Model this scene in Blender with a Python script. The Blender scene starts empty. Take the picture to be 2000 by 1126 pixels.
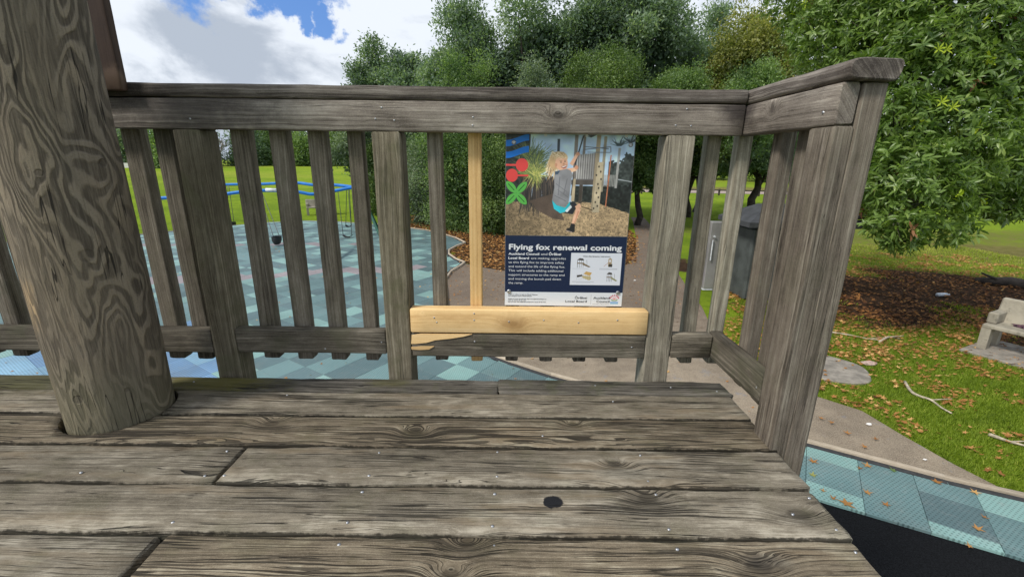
import bpy, math, random
import numpy as np
from mathutils import Vector, Matrix, noise as mnoise

# ------------------------------------------------------------------ camera, world, sun, exposure
scn = bpy.context.scene
C = scn.collection
F_PX, PITCH, YAW, ROLL = 855.935, 0.27870, 0.00226, 0.012136
EYE = Vector((0.0, -1.459, 0.760))
_cp, _sp = math.cos(PITCH), math.sin(PITCH)
FW = Vector((math.sin(YAW) * _cp, math.cos(YAW) * _cp, -_sp))
_r = Vector((math.cos(YAW), -math.sin(YAW), 0)); _u = _r.cross(FW)
RT = _r * math.cos(ROLL) + _u * math.sin(ROLL)
UP = -_r * math.sin(ROLL) + _u * math.cos(ROLL)
cam_d = bpy.data.cameras.new('camera'); cam = bpy.data.objects.new('camera', cam_d); C.objects.link(cam)
cam.matrix_world = Matrix(((RT.x, UP.x, -FW.x, EYE.x), (RT.y, UP.y, -FW.y, EYE.y), (RT.z, UP.z, -FW.z, EYE.z), (0, 0, 0, 1)))
cam_d.sensor_width = 36; cam_d.lens = F_PX / 2000 * 36; cam_d.clip_start = 0.02; cam_d.clip_end = 3000
scn.camera = cam

scn.view_settings.view_transform = 'Standard'; scn.view_settings.look = 'None'
scn.view_settings.gamma = 1; scn.view_settings.use_curve_mapping = False
scn.view_settings.exposure = 0.70
SUN_EL, SUN_AZ = math.radians(46), math.radians(-122)      # azimuth measured from +Y towards +X
sd = bpy.data.lights.new('sun', 'SUN'); so = bpy.data.objects.new('sun', sd); C.objects.link(so)
sd.energy = 2.0; sd.angle = math.radians(11); sd.color = (1.0, 0.95, 0.87)
sdir = Vector((math.sin(SUN_AZ) * math.cos(SUN_EL), math.cos(SUN_AZ) * math.cos(SUN_EL), math.sin(SUN_EL)))
so.rotation_euler = sdir.to_track_quat('Z', 'Y').to_euler(); so.location = (0, 0, 20)


def ray(x, y):
    return FW * F_PX + RT * (x - 1000) + UP * (563 - y)


def at(x, y, ax, v):
    d = ray(x, y); t = (v - EYE[ax]) / d[ax]
    return EYE + d * t


GZ = -2.24


def g2(x, y):
    p = at(x, y, 2, GZ); return (p.x, p.y)


# ------------------------------------------------------------------ node helper
class NT:
    def __init__(s, tree):
        s.t = tree; s.n = tree.nodes; s.l = tree.links

    def node(s, typ, **kw):
        n = s.n.new(typ)
        for k, v in kw.items():
            if k == 'inp':
                for kk, vv in v.items():
                    s.put(n.inputs[kk], vv)
            else:
                setattr(n, k, v)
        return n

    def put(s, sock, v):
        if isinstance(v, bpy.types.NodeSocket): s.l.new(v, sock)
        elif v is not None:
            if sock.type == 'RGBA' and len(v) == 3: v = (*v, 1)
            sock.default_value = v

    def m(s, op, a, b=None, c=None, clamp=False):
        n = s.n.new('ShaderNodeMath'); n.operation = op; n.use_clamp = clamp
        s.put(n.inputs[0], a)
        if b is not None: s.put(n.inputs[1], b)
        if c is not None: s.put(n.inputs[2], c)
        return n.outputs[0]

    def vm(s, op, a, b=None, out=0):
        n = s.n.new('ShaderNodeVectorMath'); n.operation = op
        s.put(n.inputs[0], a)
        if b is not None: s.put(n.inputs[1], b)
        return n.outputs[out]

    def noise(s, vec, scale=1, detail=2, rough=0.5, dist=0.0, out=0):
        n = s.n.new('ShaderNodeTexNoise'); s.put(n.inputs['Vector'], vec)
        n.inputs['Scale'].default_value = scale; n.inputs['Detail'].default_value = detail
        n.inputs['Roughness'].default_value = rough; n.inputs['Distortion'].default_value = dist
        return n.outputs[out]

    def step(s, v, a, b, lo=0.0, hi=1.0):
        n = s.n.new('ShaderNodeMapRange'); n.interpolation_type = 'SMOOTHSTEP'
        s.put(n.inputs[0], v); n.inputs[1].default_value = a; n.inputs[2].default_value = b
        n.inputs[3].default_value = lo; n.inputs[4].default_value = hi
        return n.outputs[0]

    def mix(s, f, a, b, mode='MIX'):
        n = s.n.new('ShaderNodeMix'); n.data_type = 'RGBA'; n.blend_type = mode; n.clamp_factor = True
        s.put(n.inputs[0], f); s.put(n.inputs[6], a); s.put(n.inputs[7], b)
        return n.outputs[2]

    def comb(s, x, y, z):
        n = s.n.new('ShaderNodeCombineXYZ'); s.put(n.inputs[0], x); s.put(n.inputs[1], y); s.put(n.inputs[2], z)
        return n.outputs[0]

    def sep(s, v):
        n = s.n.new('ShaderNodeSeparateXYZ'); s.put(n.inputs[0], v); return n.outputs


def new_mat(name):
    m = bpy.data.materials.new(name); m.use_nodes = True
    t = NT(m.node_tree); t.n.clear()
    out = t.n.new('ShaderNodeOutputMaterial'); b = t.n.new('ShaderNodeBsdfPrincipled')
    t.l.new(b.outputs[0], out.inputs[0])
    return m, t, b, out


def bump(t, b, h, strength=0.5, dist=0.01):
    n = t.n.new('ShaderNodeBump'); n.inputs['Strength'].default_value = strength; n.inputs['Distance'].default_value = dist
    t.put(n.inputs['Height'], h); t.l.new(n.outputs[0], b.inputs['Normal'])


# ------------------------------------------------------------------ world: physical sky behind broken cloud
w = bpy.data.worlds.new('World'); scn.world = w; w.use_nodes = True
t = NT(w.node_tree); t.n.clear()
sky = t.node('ShaderNodeTexSky', sky_type='NISHITA', sun_disc=False, sun_elevation=SUN_EL, sun_rotation=SUN_AZ)
tc = t.n.new('ShaderNodeTexCoord'); D = t.vm('NORMALIZE', tc.outputs['Generated'])
sx, sy, sz = t.sep(D)
zz = t.m('ADD', t.m('MAXIMUM', sz, 0.0), 0.20)
pl = t.comb(t.m('DIVIDE', sx, zz), t.m('DIVIDE', sy, zz), 0.0)
nb = t.noise(pl, 1.5, 9, 0.58, 0.3)
nd = t.noise(D, 6.0, 9, 0.60, 0.2)
wrp = t.noise(D, 9.0, 6, 0.6, 0.0, out=1)
D2 = t.vm('ADD', D, t.vm('MULTIPLY', t.vm('SUBTRACT', wrp, (0.5, 0.5, 0.5)), (0.16, 0.16, 0.16)))
holes = None
for (hx, hy, rad, amp) in ((410, -36, 0.045, 1.0), (340, -90, 0.10, 0.9), (560, -6, 0.034, 1.0), (500, -50, 0.06, 1.0), (600, 18, 0.034, 0.95), (640, 44, 0.034, 0.9), (620, -50, 0.08, 0.9), (668, 86, 0.030, 0.75), (700, 60, 0.022, 0.6)):
    d = ray(hx, hy).normalized()
    v = t.vm('DISTANCE', D2, tuple(d), out=1)
    h = t.m('MULTIPLY', t.m('EXPONENT', t.m('MULTIPLY', t.m('POWER', t.m('DIVIDE', v, rad), 2.0), -1.0)), amp)
    holes = h if holes is None else t.m('MAXIMUM', holes, h)
away = t.noise(t.vm('ADD', pl, (3.1, 7.7, 0)), 0.8, 6, 0.55)
away = t.step(away, 0.56, 0.66)
mb = t.step(sy, 0.3, -0.1)
holes = t.m('MAXIMUM', holes, t.m('MULTIPLY', away, mb))
cov = t.step(t.m('ADD', t.m('MULTIPLY', holes, 1.3), t.m('MULTIPLY', t.m('SUBTRACT', nd, 0.5), -2.6)), 0.50, 0.85, 1.0, 0.0)
# cloud tone: lit puffs and pale grey undersides
nt = t.noise(t.vm('MULTIPLY', D, (1.0, 1.0, 2.0)), 4.2, 9, 0.6, 0.4)
nt2 = t.noise(t.vm('MULTIPLY', D, (1.0, 1.0, 2.6)), 1.7, 4, 0.5)
tone = t.step(t.m('ADD', t.m('MULTIPLY', nt, 0.75), t.m('MULTIPLY', nt2, 0.5)), 0.53, 0.70)
ccol = t.mix(tone, (0.42, 0.475, 0.56), (0.76, 0.81, 0.88))
skym = t.mix(1.0, sky.outputs[0], (0.10, 0.115, 0.15), 'MULTIPLY')
bl = t.mix(0.62, skym, (0.10, 0.255, 0.62))
col = t.mix(cov, bl, ccol)
bg = t.n.new('ShaderNodeBackground'); t.put(bg.inputs[0], col); bg.inputs[1].default_value = 0.72
wo = t.n.new('ShaderNodeOutputWorld'); t.l.new(bg.outputs[0], wo.inputs[0])

rnd = random.Random(5)
RNG = np.random.default_rng(5)


# ------------------------------------------------------------------ object helpers
def link(o, parent=None):
    C.objects.link(o)
    if parent is not None: o.parent = parent
    return o


def tag(o, label=None, cat=None, group=None, kind=None):
    if label: o['label'] = label
    if cat: o['category'] = cat
    if group: o['group'] = group
    if kind: o['kind'] = kind
    return o


def empty(name, loc, label=None, cat=None, group=None, rz=0.0, kind=None):
    o = bpy.data.objects.new(name, None); o.location = loc; o.rotation_euler = (0, 0, rz); o.empty_display_size = 0.1
    C.objects.link(o); tag(o, label, cat, group, kind)
    bpy.context.view_layer.update()
    return o


def pmesh(name, V, Fc, mat=None, parent=None, smooth=False, world=True):
    """mesh object from world coordinates; kept in its parent's frame"""
    me = bpy.data.meshes.new(name); me.from_pydata([tuple(v) for v in V], [], Fc); me.update()
    o = bpy.data.objects.new(name, me)
    if mat: me.materials.append(mat)
    if smooth: me.polygons.foreach_set('use_smooth', [True] * len(me.polygons))
    link(o, parent)
    if parent is not None and world:
        o.matrix_parent_inverse = parent.matrix_world.inverted()
    return o


class MB:
    def __init__(s): s.V = []; s.F = []

    def add(s, V, Fc):
        n = len(s.V); s.V += [tuple(v) for v in V]; s.F += [tuple(i + n for i in f) for f in Fc]; return s

    def box(s, a, b, bev=0.0):
        x0, y0, z0 = a; x1, y1, z1 = b
        if bev <= 0:
            return s.add([(x0, y0, z0), (x1, y0, z0), (x1, y1, z0), (x0, y1, z0), (x0, y0, z1), (x1, y0, z1), (x1, y1, z1), (x0, y1, z1)],
                         [(0, 3, 2, 1), (4, 5, 6, 7), (0, 1, 5, 4), (1, 2, 6, 5), (2, 3, 7, 6), (3, 0, 4, 7)])
        e = bev
        ring = [(x0 + e, y0), (x1 - e, y0), (x1, y0 + e), (x1, y1 - e), (x1 - e, y1), (x0 + e, y1), (x0, y1 - e), (x0, y0 + e)]
        inn = [(x0 + e, y0 + e), (x1 - e, y0 + e), (x1 - e, y0 + e), (x1 - e, y1 - e), (x1 - e, y1 - e), (x0 + e, y1 - e), (x0 + e, y1 - e), (x0 + e, y0 + e)]
        V = [(x, y, z0) for x, y in inn] + [(x, y, z0 + e) for x, y in ring] + [(x, y, z1 - e) for x, y in ring] + [(x, y, z1) for x, y in inn]
        Fc = []
        for k in range(3):
            for i in range(8):
                j = (i + 1) % 8; Fc.append((k * 8 + i, k * 8 + j, k * 8 + 8 + j, k * 8 + 8 + i))
        Fc += [(6, 4, 2, 0), (24, 26, 28, 30)]
        return s.add(V, Fc)

    def tube(s, pts, rad, n=8, cap=True):
        pts = [Vector(p) for p in pts]
        if not isinstance(rad, (list, tuple)): rad = [rad] * len(pts)
        V = []; Fc = []; pu = None
        for i, p in enumerate(pts):
            d = (pts[min(i + 1, len(pts) - 1)] - pts[max(i - 1, 0)]).normalized()
            if pu is None: pu = d.orthogonal().normalized()
            a = (pu - d * pu.dot(d)).normalized(); b = d.cross(a); pu = a
            for k in range(n):
                an = 2 * math.pi * k / n; V.append(p + (a * math.cos(an) + b * math.sin(an)) * rad[i])
        for i in range(len(pts) - 1):
            for k in range(n):
                k2 = (k + 1) % n; Fc.append((i * n + k, i * n + k2, (i + 1) * n + k2, (i + 1) * n + k))
        if cap:
            Fc.append(tuple(range(n - 1, -1, -1))); Fc.append(tuple((len(pts) - 1) * n + k for k in range(n)))
        return s.add(V, Fc)

    def build(s, name, mat, parent=None, smooth=False):
        return pmesh(name, s.V, s.F, mat, parent, smooth)


def plank(name, p0, p1, w, h, mat, parent, side=(0, 0, 1), rnd_e=0.004, wob=0.0015, st=0.05, endw=0.002, seed=None, cutA=0.0, cutB=0.0):
    """a sawn timber from p0 to p1 (axis of its centre), w across 'side', h the other way; rounded, slightly
    uneven arrises. Local X runs along the grain, so the wood material reads the grain off it."""
    p0 = Vector(p0); p1 = Vector(p1); X = (p1 - p0); L = X.length; X.normalize()
    Z = Vector(side); Z = (Z - X * Z.dot(X)).normalized(); Y = Z.cross(X)      # w along Y, h along Z
    n = max(2, int(L / st)); sd_ = seed if seed is not None else rnd.random() * 100
    hw, hh, e = w / 2, h / 2, rnd_e
    prof = [(-hw + e, -hh), (hw - e, -hh), (hw - e * .3, -hh + e * .3), (hw, -hh + e), (hw, hh - e), (hw - e * .3, hh - e * .3), (hw - e, hh), (hw - e * 2.5, hh), (0, hh), (-hw + e * 2.5, hh),
            (-hw + e, hh), (-hw + e * .3, hh - e * .3), (-hw, hh - e), (-hw, -hh + e), (-hw + e * .3, -hh + e * .3)]
    m = len(prof); V = []; Fc = []
    xs = [0, 0.004] + [L * i / n for i in range(1, n)] + [L - 0.004, L]
    for i, x in enumerate(xs):
        inset = 0.9 if i in (0, len(xs) - 1) else 1.0
        for (a, b) in prof:
            q = Vector((x * 7 + sd_, a * 30, b * 30 + sd_)); q2 = Vector((x * 40 + sd_, a * 60, b * 60))
            da = wob * (mnoise.noise(q) * 1.4 + mnoise.noise(q2) * .6); db = wob * (mnoise.noise(q + Vector((9, 9, 9))) + mnoise.noise(q2 + Vector((3, 3, 3))) * .5)
            dx = 0
            if i == 0: dx = mnoise.noise(q2 * 1.3) * endw
            if i == len(xs) - 1: dx = mnoise.noise(q2 * 1.3) * endw
            fa = a * (inset if inset == 1 else (hw - .003) / hw); fb = b * (1 if inset == 1 else (hh - .003) / hh)
            xx = x + dx + ((cutA * a) * (1 - x / L) + (cutB * a) * (x / L))
            V.append((xx, fa + da, fb + db))
    for i in range(len(xs) - 1):
        for k in range(m):
            k2 = (k + 1) % m; Fc.append((i * m + k, (i + 1) * m + k, (i + 1) * m + k2, i * m + k2))
    Fc.append(tuple(range(m))); Fc.append(tuple((len(xs) - 1) * m + k for k in range(m - 1, -1, -1)))
    me = bpy.data.meshes.new(name); me.from_pydata(V, [], Fc); me.update()
    me.polygons.foreach_set('use_smooth', [True] * (len(Fc) - 2) + [False] * 2)
    o = bpy.data.objects.new(name, me); me.materials.append(mat)
    link(o, parent)
    M = Matrix(((X.x, Y.x, Z.x, p0.x), (X.y, Y.y, Z.y, p0.y), (X.z, Y.z, Z.z, p0.z), (0, 0, 0, 1)))
    if parent is not None: o.matrix_parent_inverse = parent.matrix_world.inverted()
    o.matrix_basis = M
    return o


# ------------------------------------------------------------------ materials
def wood(name, pale, mid, dark, gain=1.0, ringf=150.0, crack=1.0, knot=0.8, moss=0.0, mosscol=(0.07, 0.085, 0.02), bumps=0.6,
         knots=(), stains=(), grain=1.0, pith=(0.03, 0.14), rough=0.85, blot=0.5, tan=0.0, crackw=0.0, edge=0.0, soft=0.0):
    m, t, b, out = new_mat(name)
    pale, mid, dark = [(q[0] * gain * 1.03, q[1] * gain, q[2] * gain * .935) for q in (pale, mid, dark)]; dark = tuple((.85 - soft * .6) * d_ + (.15 + soft * .6) * m_ * .62 for d_, m_ in zip(dark, mid))
    tc = t.n.new('ShaderNodeTexCoord'); oi = t.n.new('ShaderNodeObjectInfo'); geo = t.n.new('ShaderNodeNewGeometry')
    P = tc.outputs['Object']; R = oi.outputs['Random']; W = geo.outputs['Position']
    x, y, z = t.sep(P)
    ro = t.m('MULTIPLY', R, 31.0)
    x1 = t.m('ADD', x, ro)
    r2 = t.m('FRACT', t.m('MULTIPLY', R, 17.31))
    # growth rings about a pith below the face
    py = t.m('ADD', y, t.m('MULTIPLY', t.m('SUBTRACT', r2, 0.5), pith[0] * 2.5))
    pz = t.m('ADD', z, pith[1])
    rr = t.m('SQRT', t.m('ADD', t.m('MULTIPLY', py, py), t.m('MULTIPLY', t.m('MULTIPLY', pz, pz), 0.7)))
    Pw = t.comb(t.m('MULTIPLY', x1, 1.0), t.m('MULTIPLY', y, 6.0), t.m('MULTIPLY', z, 6.0))
    n1 = t.noise(Pw, 1.7, 3, 0.5)
    warp = t.m('MULTIPLY', t.m('SUBTRACT', n1, 0.5), 0.022 * grain)
    g = t.m('ADD', t.m('ADD', t.m('MULTIPLY', py, 0.55), t.m('MULTIPLY', rr, 0.65)), warp)
    # random knots
    kv = t.comb(t.m('MULTIPLY', x1, 1.35), t.m('MULTIPLY', y, 7.0), t.m('MULTIPLY', z, 7.0))
    vor = t.node('ShaderNodeTexVoronoi', inp={'Vector': kv, 'Scale': 1.0, 'Randomness': 1.0})
    kd = vor.outputs['Distance']
    K = t.step(kd, 0.30, 0.0); K = t.m('MULTIPLY', K, knot)
    kcore = t.m('MULTIPLY', t.step(kd, 0.11, 0.075), min(1.0, knot * 1.2))
    for (kx, ky, kz, kr) in knots:
        dv = t.vm('SUBTRACT', W, (kx, ky, kz)); dv = t.vm('MULTIPLY', dv, (0.62, 1.0, 1.0)); dl = t.vm('LENGTH', dv, out=1)
        K = t.m('ADD', K, t.m('MULTIPLY', t.m('EXPONENT', t.m('MULTIPLY', t.m('POWER', t.m('DIVIDE', dl, kr * 1.9), 2.0), -1.0)), 1.25))
        kcore = t.m('MAXIMUM', kcore, t.step(dl, kr * 1.0, kr * 0.6))
    gk = t.m('ADD', g, t.m('MULTIPLY', K, 0.020))
    rings = t.noise(t.comb(t.m('MULTIPLY', x1, 0.6), t.m('MULTIPLY', gk, ringf * 1.9), 1.0), 1.0, 4, 0.65)
    fib = t.noise(t.comb(t.m('MULTIPLY', x1, 9.0), t.m('MULTIPLY', gk, 900.0), t.m('MULTIPLY', z, 500)), 1.0, 2, 0.6)
    blo = t.noise(t.comb(t.m('MULTIPLY', x1, 2.2), t.m('MULTIPLY', y, 9.0), t.m('MULTIPLY', z, 9)), 1.0, 5, 0.62)
    # long drying cracks that follow the grain
    ck = t.noise(t.comb(t.m('MULTIPLY', x1, 0.85), t.m('MULTIPLY', gk, 78.0), 4.0), 1.0, 2, 0.45)
    ck2 = t.noise(t.comb(t.m('MULTIPLY', x1, 1.9), t.m('MULTIPLY', gk, 210.0), 9.0), 1.0, 2, 0.45)
    zone = t.noise(t.comb(t.m('MULTIPLY', x1, 2.6), t.m('MULTIPLY', y, 20.0), t.m('ADD', t.m('MULTIPLY', z, 20), 7)), 1.0, 4, 0.6)
    zw = t.m('MAXIMUM', t.m('MULTIPLY', t.m('SUBTRACT', zone, 0.46 - crackw * 2.0), 0.085), 0.0)
    cr = t.m('MULTIPLY', t.m('SUBTRACT', zw, t.m('ABSOLUTE', t.m('SUBTRACT', ck, 0.5))), 130.0, clamp=True)
    cr2 = t.m('MULTIPLY', t.m('SUBTRACT', t.m('MULTIPLY', zw, 2.0), t.m('ABSOLUTE', t.m('SUBTRACT', ck2, 0.5))), 110.0, clamp=True)
    cr = t.m('MULTIPLY', t.m('MAXIMUM', cr, t.m('MULTIPLY', cr2, .8)), crack, clamp=True)
    iso = t.noise(t.comb(t.m('MULTIPLY', x1, 16), t.m('MULTIPLY', y, 34), t.m('MULTIPLY', z, 34)), 1.0, 6, 0.68)
    tone = t.m('ADD', t.m('ADD', t.m('MULTIPLY', rings, 0.75 - soft), t.m('MULTIPLY', fib, 0.35)), t.m('MULTIPLY', t.m('SUBTRACT', blo, 0.5), blot))
    tone = t.m('ADD', tone, t.m('ADD', t.m('MULTIPLY', t.m('SUBTRACT', iso, 0.5), 0.35 + soft * .8), soft * .52))
    c = t.mix(t.step(tone, 0.34 - soft * .1, 0.57), dark, mid)
    c = t.mix(t.step(tone, 0.54, 0.76), c, pale)
    spk = t.noise(P, 420, 3, .75); c = t.mix(t.m('MULTIPLY', t.step(spk, .52, .72), .32), c, tuple(min(.75, v * 1.25) for v in pale)); c = t.mix(t.m('MULTIPLY', t.step(spk, .46, .30), .35), c, tuple(v * .6 for v in dark))
    var = t.m('ADD', 0.80, t.m('MULTIPLY', t.m('FRACT', t.m('MULTIPLY', R, 7.77)), 0.36))
    c = t.mix(1.0, c, t.comb(var, t.m('MULTIPLY', var, 0.99), t.m('MULTIPLY', var, 0.975)), 'MULTIPLY')
    if tan:
        tn = t.noise(t.comb(t.m('MULTIPLY', x1, 1.7), t.m('MULTIPLY', y, 12), t.m('MULTIPLY', z, 12)), 1.3, 4, 0.6)
        c = t.mix(t.m('MULTIPLY', t.step(tn, 0.52, 0.70), tan), c, (0.20, 0.145, 0.085))
    kc = t.mix(t.m('MULTIPLY', kcore, 0.75), c, tuple(v * 0.72 for v in dark))
    kring = t.m('MULTIPLY', t.step(K, 0.45, 0.9), 0.35)
    c = t.mix(kring, kc, tuple(v * 0.9 for v in dark))
    wn = t.noise(W, 9.0, 4, 0.6)
    if moss:
        mm = t.m('MULTIPLY', t.step(wn, 0.50, 0.66), moss)
        c = t.mix(mm, c, mosscol)
    for (qx, qy, qz, qr, qc, qa) in stains:
        dl = t.vm('LENGTH', t.vm('MULTIPLY', t.vm('SUBTRACT', W, (qx, qy, qz)), (qr[1], 1.0, 1.0)), out=1)
        wn2 = t.noise(W, 40.0, 4, 0.65)
        dl = t.m('ADD', dl, t.m('MULTIPLY', t.m('SUBTRACT', wn2, 0.5), qr[0] * 0.9))
        c = t.mix(t.m('MULTIPLY', t.step(dl, qr[0] * 1.08, qr[0] * qr[2]), qa), c, qc)
    if edge:
        ed = t.m('ADD', t.m('ABSOLUTE', y), t.m('MULTIPLY', t.m('SUBTRACT', t.noise(P, 55, 4, .65), .5), .010))
        c = t.mix(t.m('MULTIPLY', t.step(ed, edge - .0035, edge - .0005), .85), c, (0.016, .014, .009))  # colour darkened along the board edges so the seams stand out
    c = t.mix(t.m('MULTIPLY', cr, 0.90), c, tuple(v * 0.12 for v in mid))
    t.put(b.inputs['Base Color'], c)
    b.inputs['Roughness'].default_value = rough; b.inputs['Specular IOR Level'].default_value = 0.25
    hgt = t.m('ADD', t.m('MULTIPLY', rings, 0.55), t.m('MULTIPLY', fib, 0.25))
    hgt = t.m('SUBTRACT', hgt, t.m('MULTIPLY', cr, 1.5)); hgt = t.m('ADD', hgt, t.m('MULTIPLY', blo, 0.3))
    bump(t, b, hgt, bumps, 0.006)
    return m


def simple(name, col, rough=0.6, metal=0.0, nscale=8.0, var=0.25, bmp=0.15, detail=5, spec=0.4, bdist=0.003, space='Object'):
    m, t, b, out = new_mat(name)
    tc = t.n.new('ShaderNodeTexCoord')
    n = t.noise(tc.outputs[space], nscale, detail, 0.6)
    c = t.mix(t.step(n, 0.3, 0.7), tuple(max(0, v * (1 - var)) for v in col), tuple(v * (1 + var) for v in col))
    t.put(b.inputs['Base Color'], c); b.inputs['Roughness'].default_value = rough; b.inputs['Metallic'].default_value = metal
    b.inputs['Specular IOR Level'].default_value = spec
    if bmp: bump(t, b, t.noise(tc.outputs[space], nscale * 6, 4, 0.6), bmp, bdist)
    return m


def W2(x, y):
    p = at(x, y, 2, 0.0); return p


deck_knots = [(*W2(812, 843), .016), (*W2(1265, 972), .018), (*W2(1560, 1003), .020), (*W2(1200, 905), .015), (*W2(912, 1062), .014), (*W2(1482, 1108), .020), (*W2(880, 1120), .013), (*W2(1120, 828), .012), (*W2(1255, 772), .008), (*W2(530, 826), .018)]
deck_st = [(*W2(1080, 980), (.019, .8, .9), (0.012, 0.013, 0.016), 1.0), (*W2(1500, 1095), (.03, .4, .3), (0.03, .03, .03), 0.5),
           (*W2(420, 742), (.11, .35, .2), (0.13, 0.115, 0.015), 0.75), (*W2(60, 742), (.13, .4, .2), (0.07, 0.07, 0.012), 0.6), (*W2(760, 746), (.045, .4, .2), (0.09, 0.085, 0.02), 0.55),
           (*W2(1230, 925), (.05, .5, .2), (0.13, .125, .10), 0.3)]
M_deck = wood('weathered_deck_timber', gain=1.26, pale=(0.295, 0.275, 0.235), mid=(0.150, 0.135, 0.110), dark=(0.052, 0.044, 0.033), crack=1.0, knot=0.35, moss=0.12, knots=deck_knots, stains=deck_st, tan=0.45, bumps=1.0, grain=1.2, blot=0.7, edge=.0712, soft=.34)
M_deckc = wood('weathered_deck_timber_cracked', gain=1.30, pale=(0.295, 0.268, 0.212), mid=(0.148, 0.125, 0.094), dark=(0.046, 0.036, 0.024), crack=1.0, knot=0.35, moss=0.12, knots=deck_knots, stains=deck_st, tan=0.6, bumps=1.0, grain=1.5, blot=0.6, crackw=0.06, edge=.0712, soft=.26)
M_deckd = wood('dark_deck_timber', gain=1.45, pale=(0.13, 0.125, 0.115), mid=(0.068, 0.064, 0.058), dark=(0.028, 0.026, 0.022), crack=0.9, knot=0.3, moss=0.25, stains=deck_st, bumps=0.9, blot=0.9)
M_rail = wood('grey_rail_timber', gain=1.8, pale=(0.225, 0.210, 0.195), mid=(0.118, 0.106, 0.097), dark=(0.045, 0.038, 0.034), crack=0.55, knot=0.3, moss=0.0, grain=0.8, bumps=0.5, blot=0.8, knots=[(0.14, 0, .905, .012), (0.726, -.14, .915, .012)],
              stains=[(.70, 0, .93, (.07, .9, .2), (0.035, .028, .03), .8), (-1.0, 0, .93, (.22, .5, .1), (0.045, .04, .042), .65)])
M_cap = wood('dark_cap_timber', gain=1.7, pale=(0.145, 0.134, 0.127), mid=(0.068, 0.060, 0.056), dark=(0.025, 0.021, 0.020), crack=0.6, knot=0.35, grain=0.8, bumps=0.6, blot=0.9)
M_bal = wood('grey_baluster_timber', gain=1.6, pale=(0.190, 0.176, 0.155), mid=(0.100, 0.090, 0.075), dark=(0.040, 0.034, 0.027), ringf=110, crack=0.6, knot=0.35, moss=0.20, mosscol=(0.10, 0.105, 0.055), bumps=0.5, blot=0.5)
M_post = wood('green_tinged_post_timber', gain=1.5, pale=(0.190, 0.176, 0.140), mid=(0.100, 0.090, 0.067), dark=(0.040, 0.034, 0.023), ringf=110, crack=0.5, knot=0.4, moss=0.5, mosscol=(0.105, 0.105, 0.055), bumps=0.5, blot=0.6)
M_pale = wood('pale_post_timber', gain=1.25, pale=(0.35, 0.335, 0.29), mid=(0.195, 0.182, 0.152), dark=(0.08, 0.07, 0.056), ringf=90, crack=0.6, knot=0.35, moss=0.2, mosscol=(0.2, 0.2, 0.13), bumps=0.6, blot=0.45)
M_corner = wood('ridged_corner_post_timber', gain=1.25, pale=(0.27, 0.25, 0.22), mid=(0.145, 0.126, 0.108), dark=(0.055, 0.045, 0.038), ringf=60, crack=0.35, knot=0.2, moss=0.15, mosscol=(0.12, .12, .07), bumps=1.0, blot=0.25, grain=0.12)
M_low = wood('damp_bottom_rail_timber', gain=1.5, pale=(0.165, 0.152, 0.128), mid=(0.076, 0.069, 0.057), dark=(0.030, 0.026, 0.020), crack=0.55, knot=0.2, moss=0.4, mosscol=(0.085, 0.088, 0.05), bumps=0.6, blot=0.9)
M_new = wood('fresh_pine', (0.86, 0.64, 0.36), (0.78, 0.55, 0.28), (0.60, 0.38, 0.17), ringf=45, crack=0.03, knot=0.0, bumps=0.12, blot=0.45, rough=0.6, grain=1.8, knots=[(0.01, 0, .215, .014), (-.31, 0, .25, .004)],
             stains=[(.085, 0, .177, (.006, 1, .4), (.03, .02, .012), .95), (0.01, 0, .215, (.05, .6, .1), (.30, .15, .05), .5)])
M_new2 = wood('fresh_pine_slat', (0.80, 0.58, 0.31), (0.70, 0.47, 0.22), (0.48, 0.29, 0.12), ringf=120, crack=0.05, knot=0.0, bumps=0.15, blot=0.2, rough=0.6, grain=0.25)
M_brown = wood('brown_stained_timber', gain=1.15, pale=(0.085, 0.058, 0.048), mid=(0.060, 0.040, 0.034), dark=(0.035, 0.024, 0.02), crack=0.12, knot=0.1, bumps=0.2, blot=0.3, rough=0.6,
               stains=[(-1.19, -.05, .985, (.05, .7, .5), (0.16, 0.11, 0.08), 0.8)])
M_under = wood('shaded_joist_timber', (0.12, 0.11, 0.10), (0.07, .065, .055), (0.03, .028, .025), crack=.4, bumps=.3)  # joists coloured dark to show the darkness of the deck gaps
M_nail = simple('galvanised_steel', (0.42, 0.43, 0.45), 0.38, 0.85, 60, 0.2, 0.1)


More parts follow.
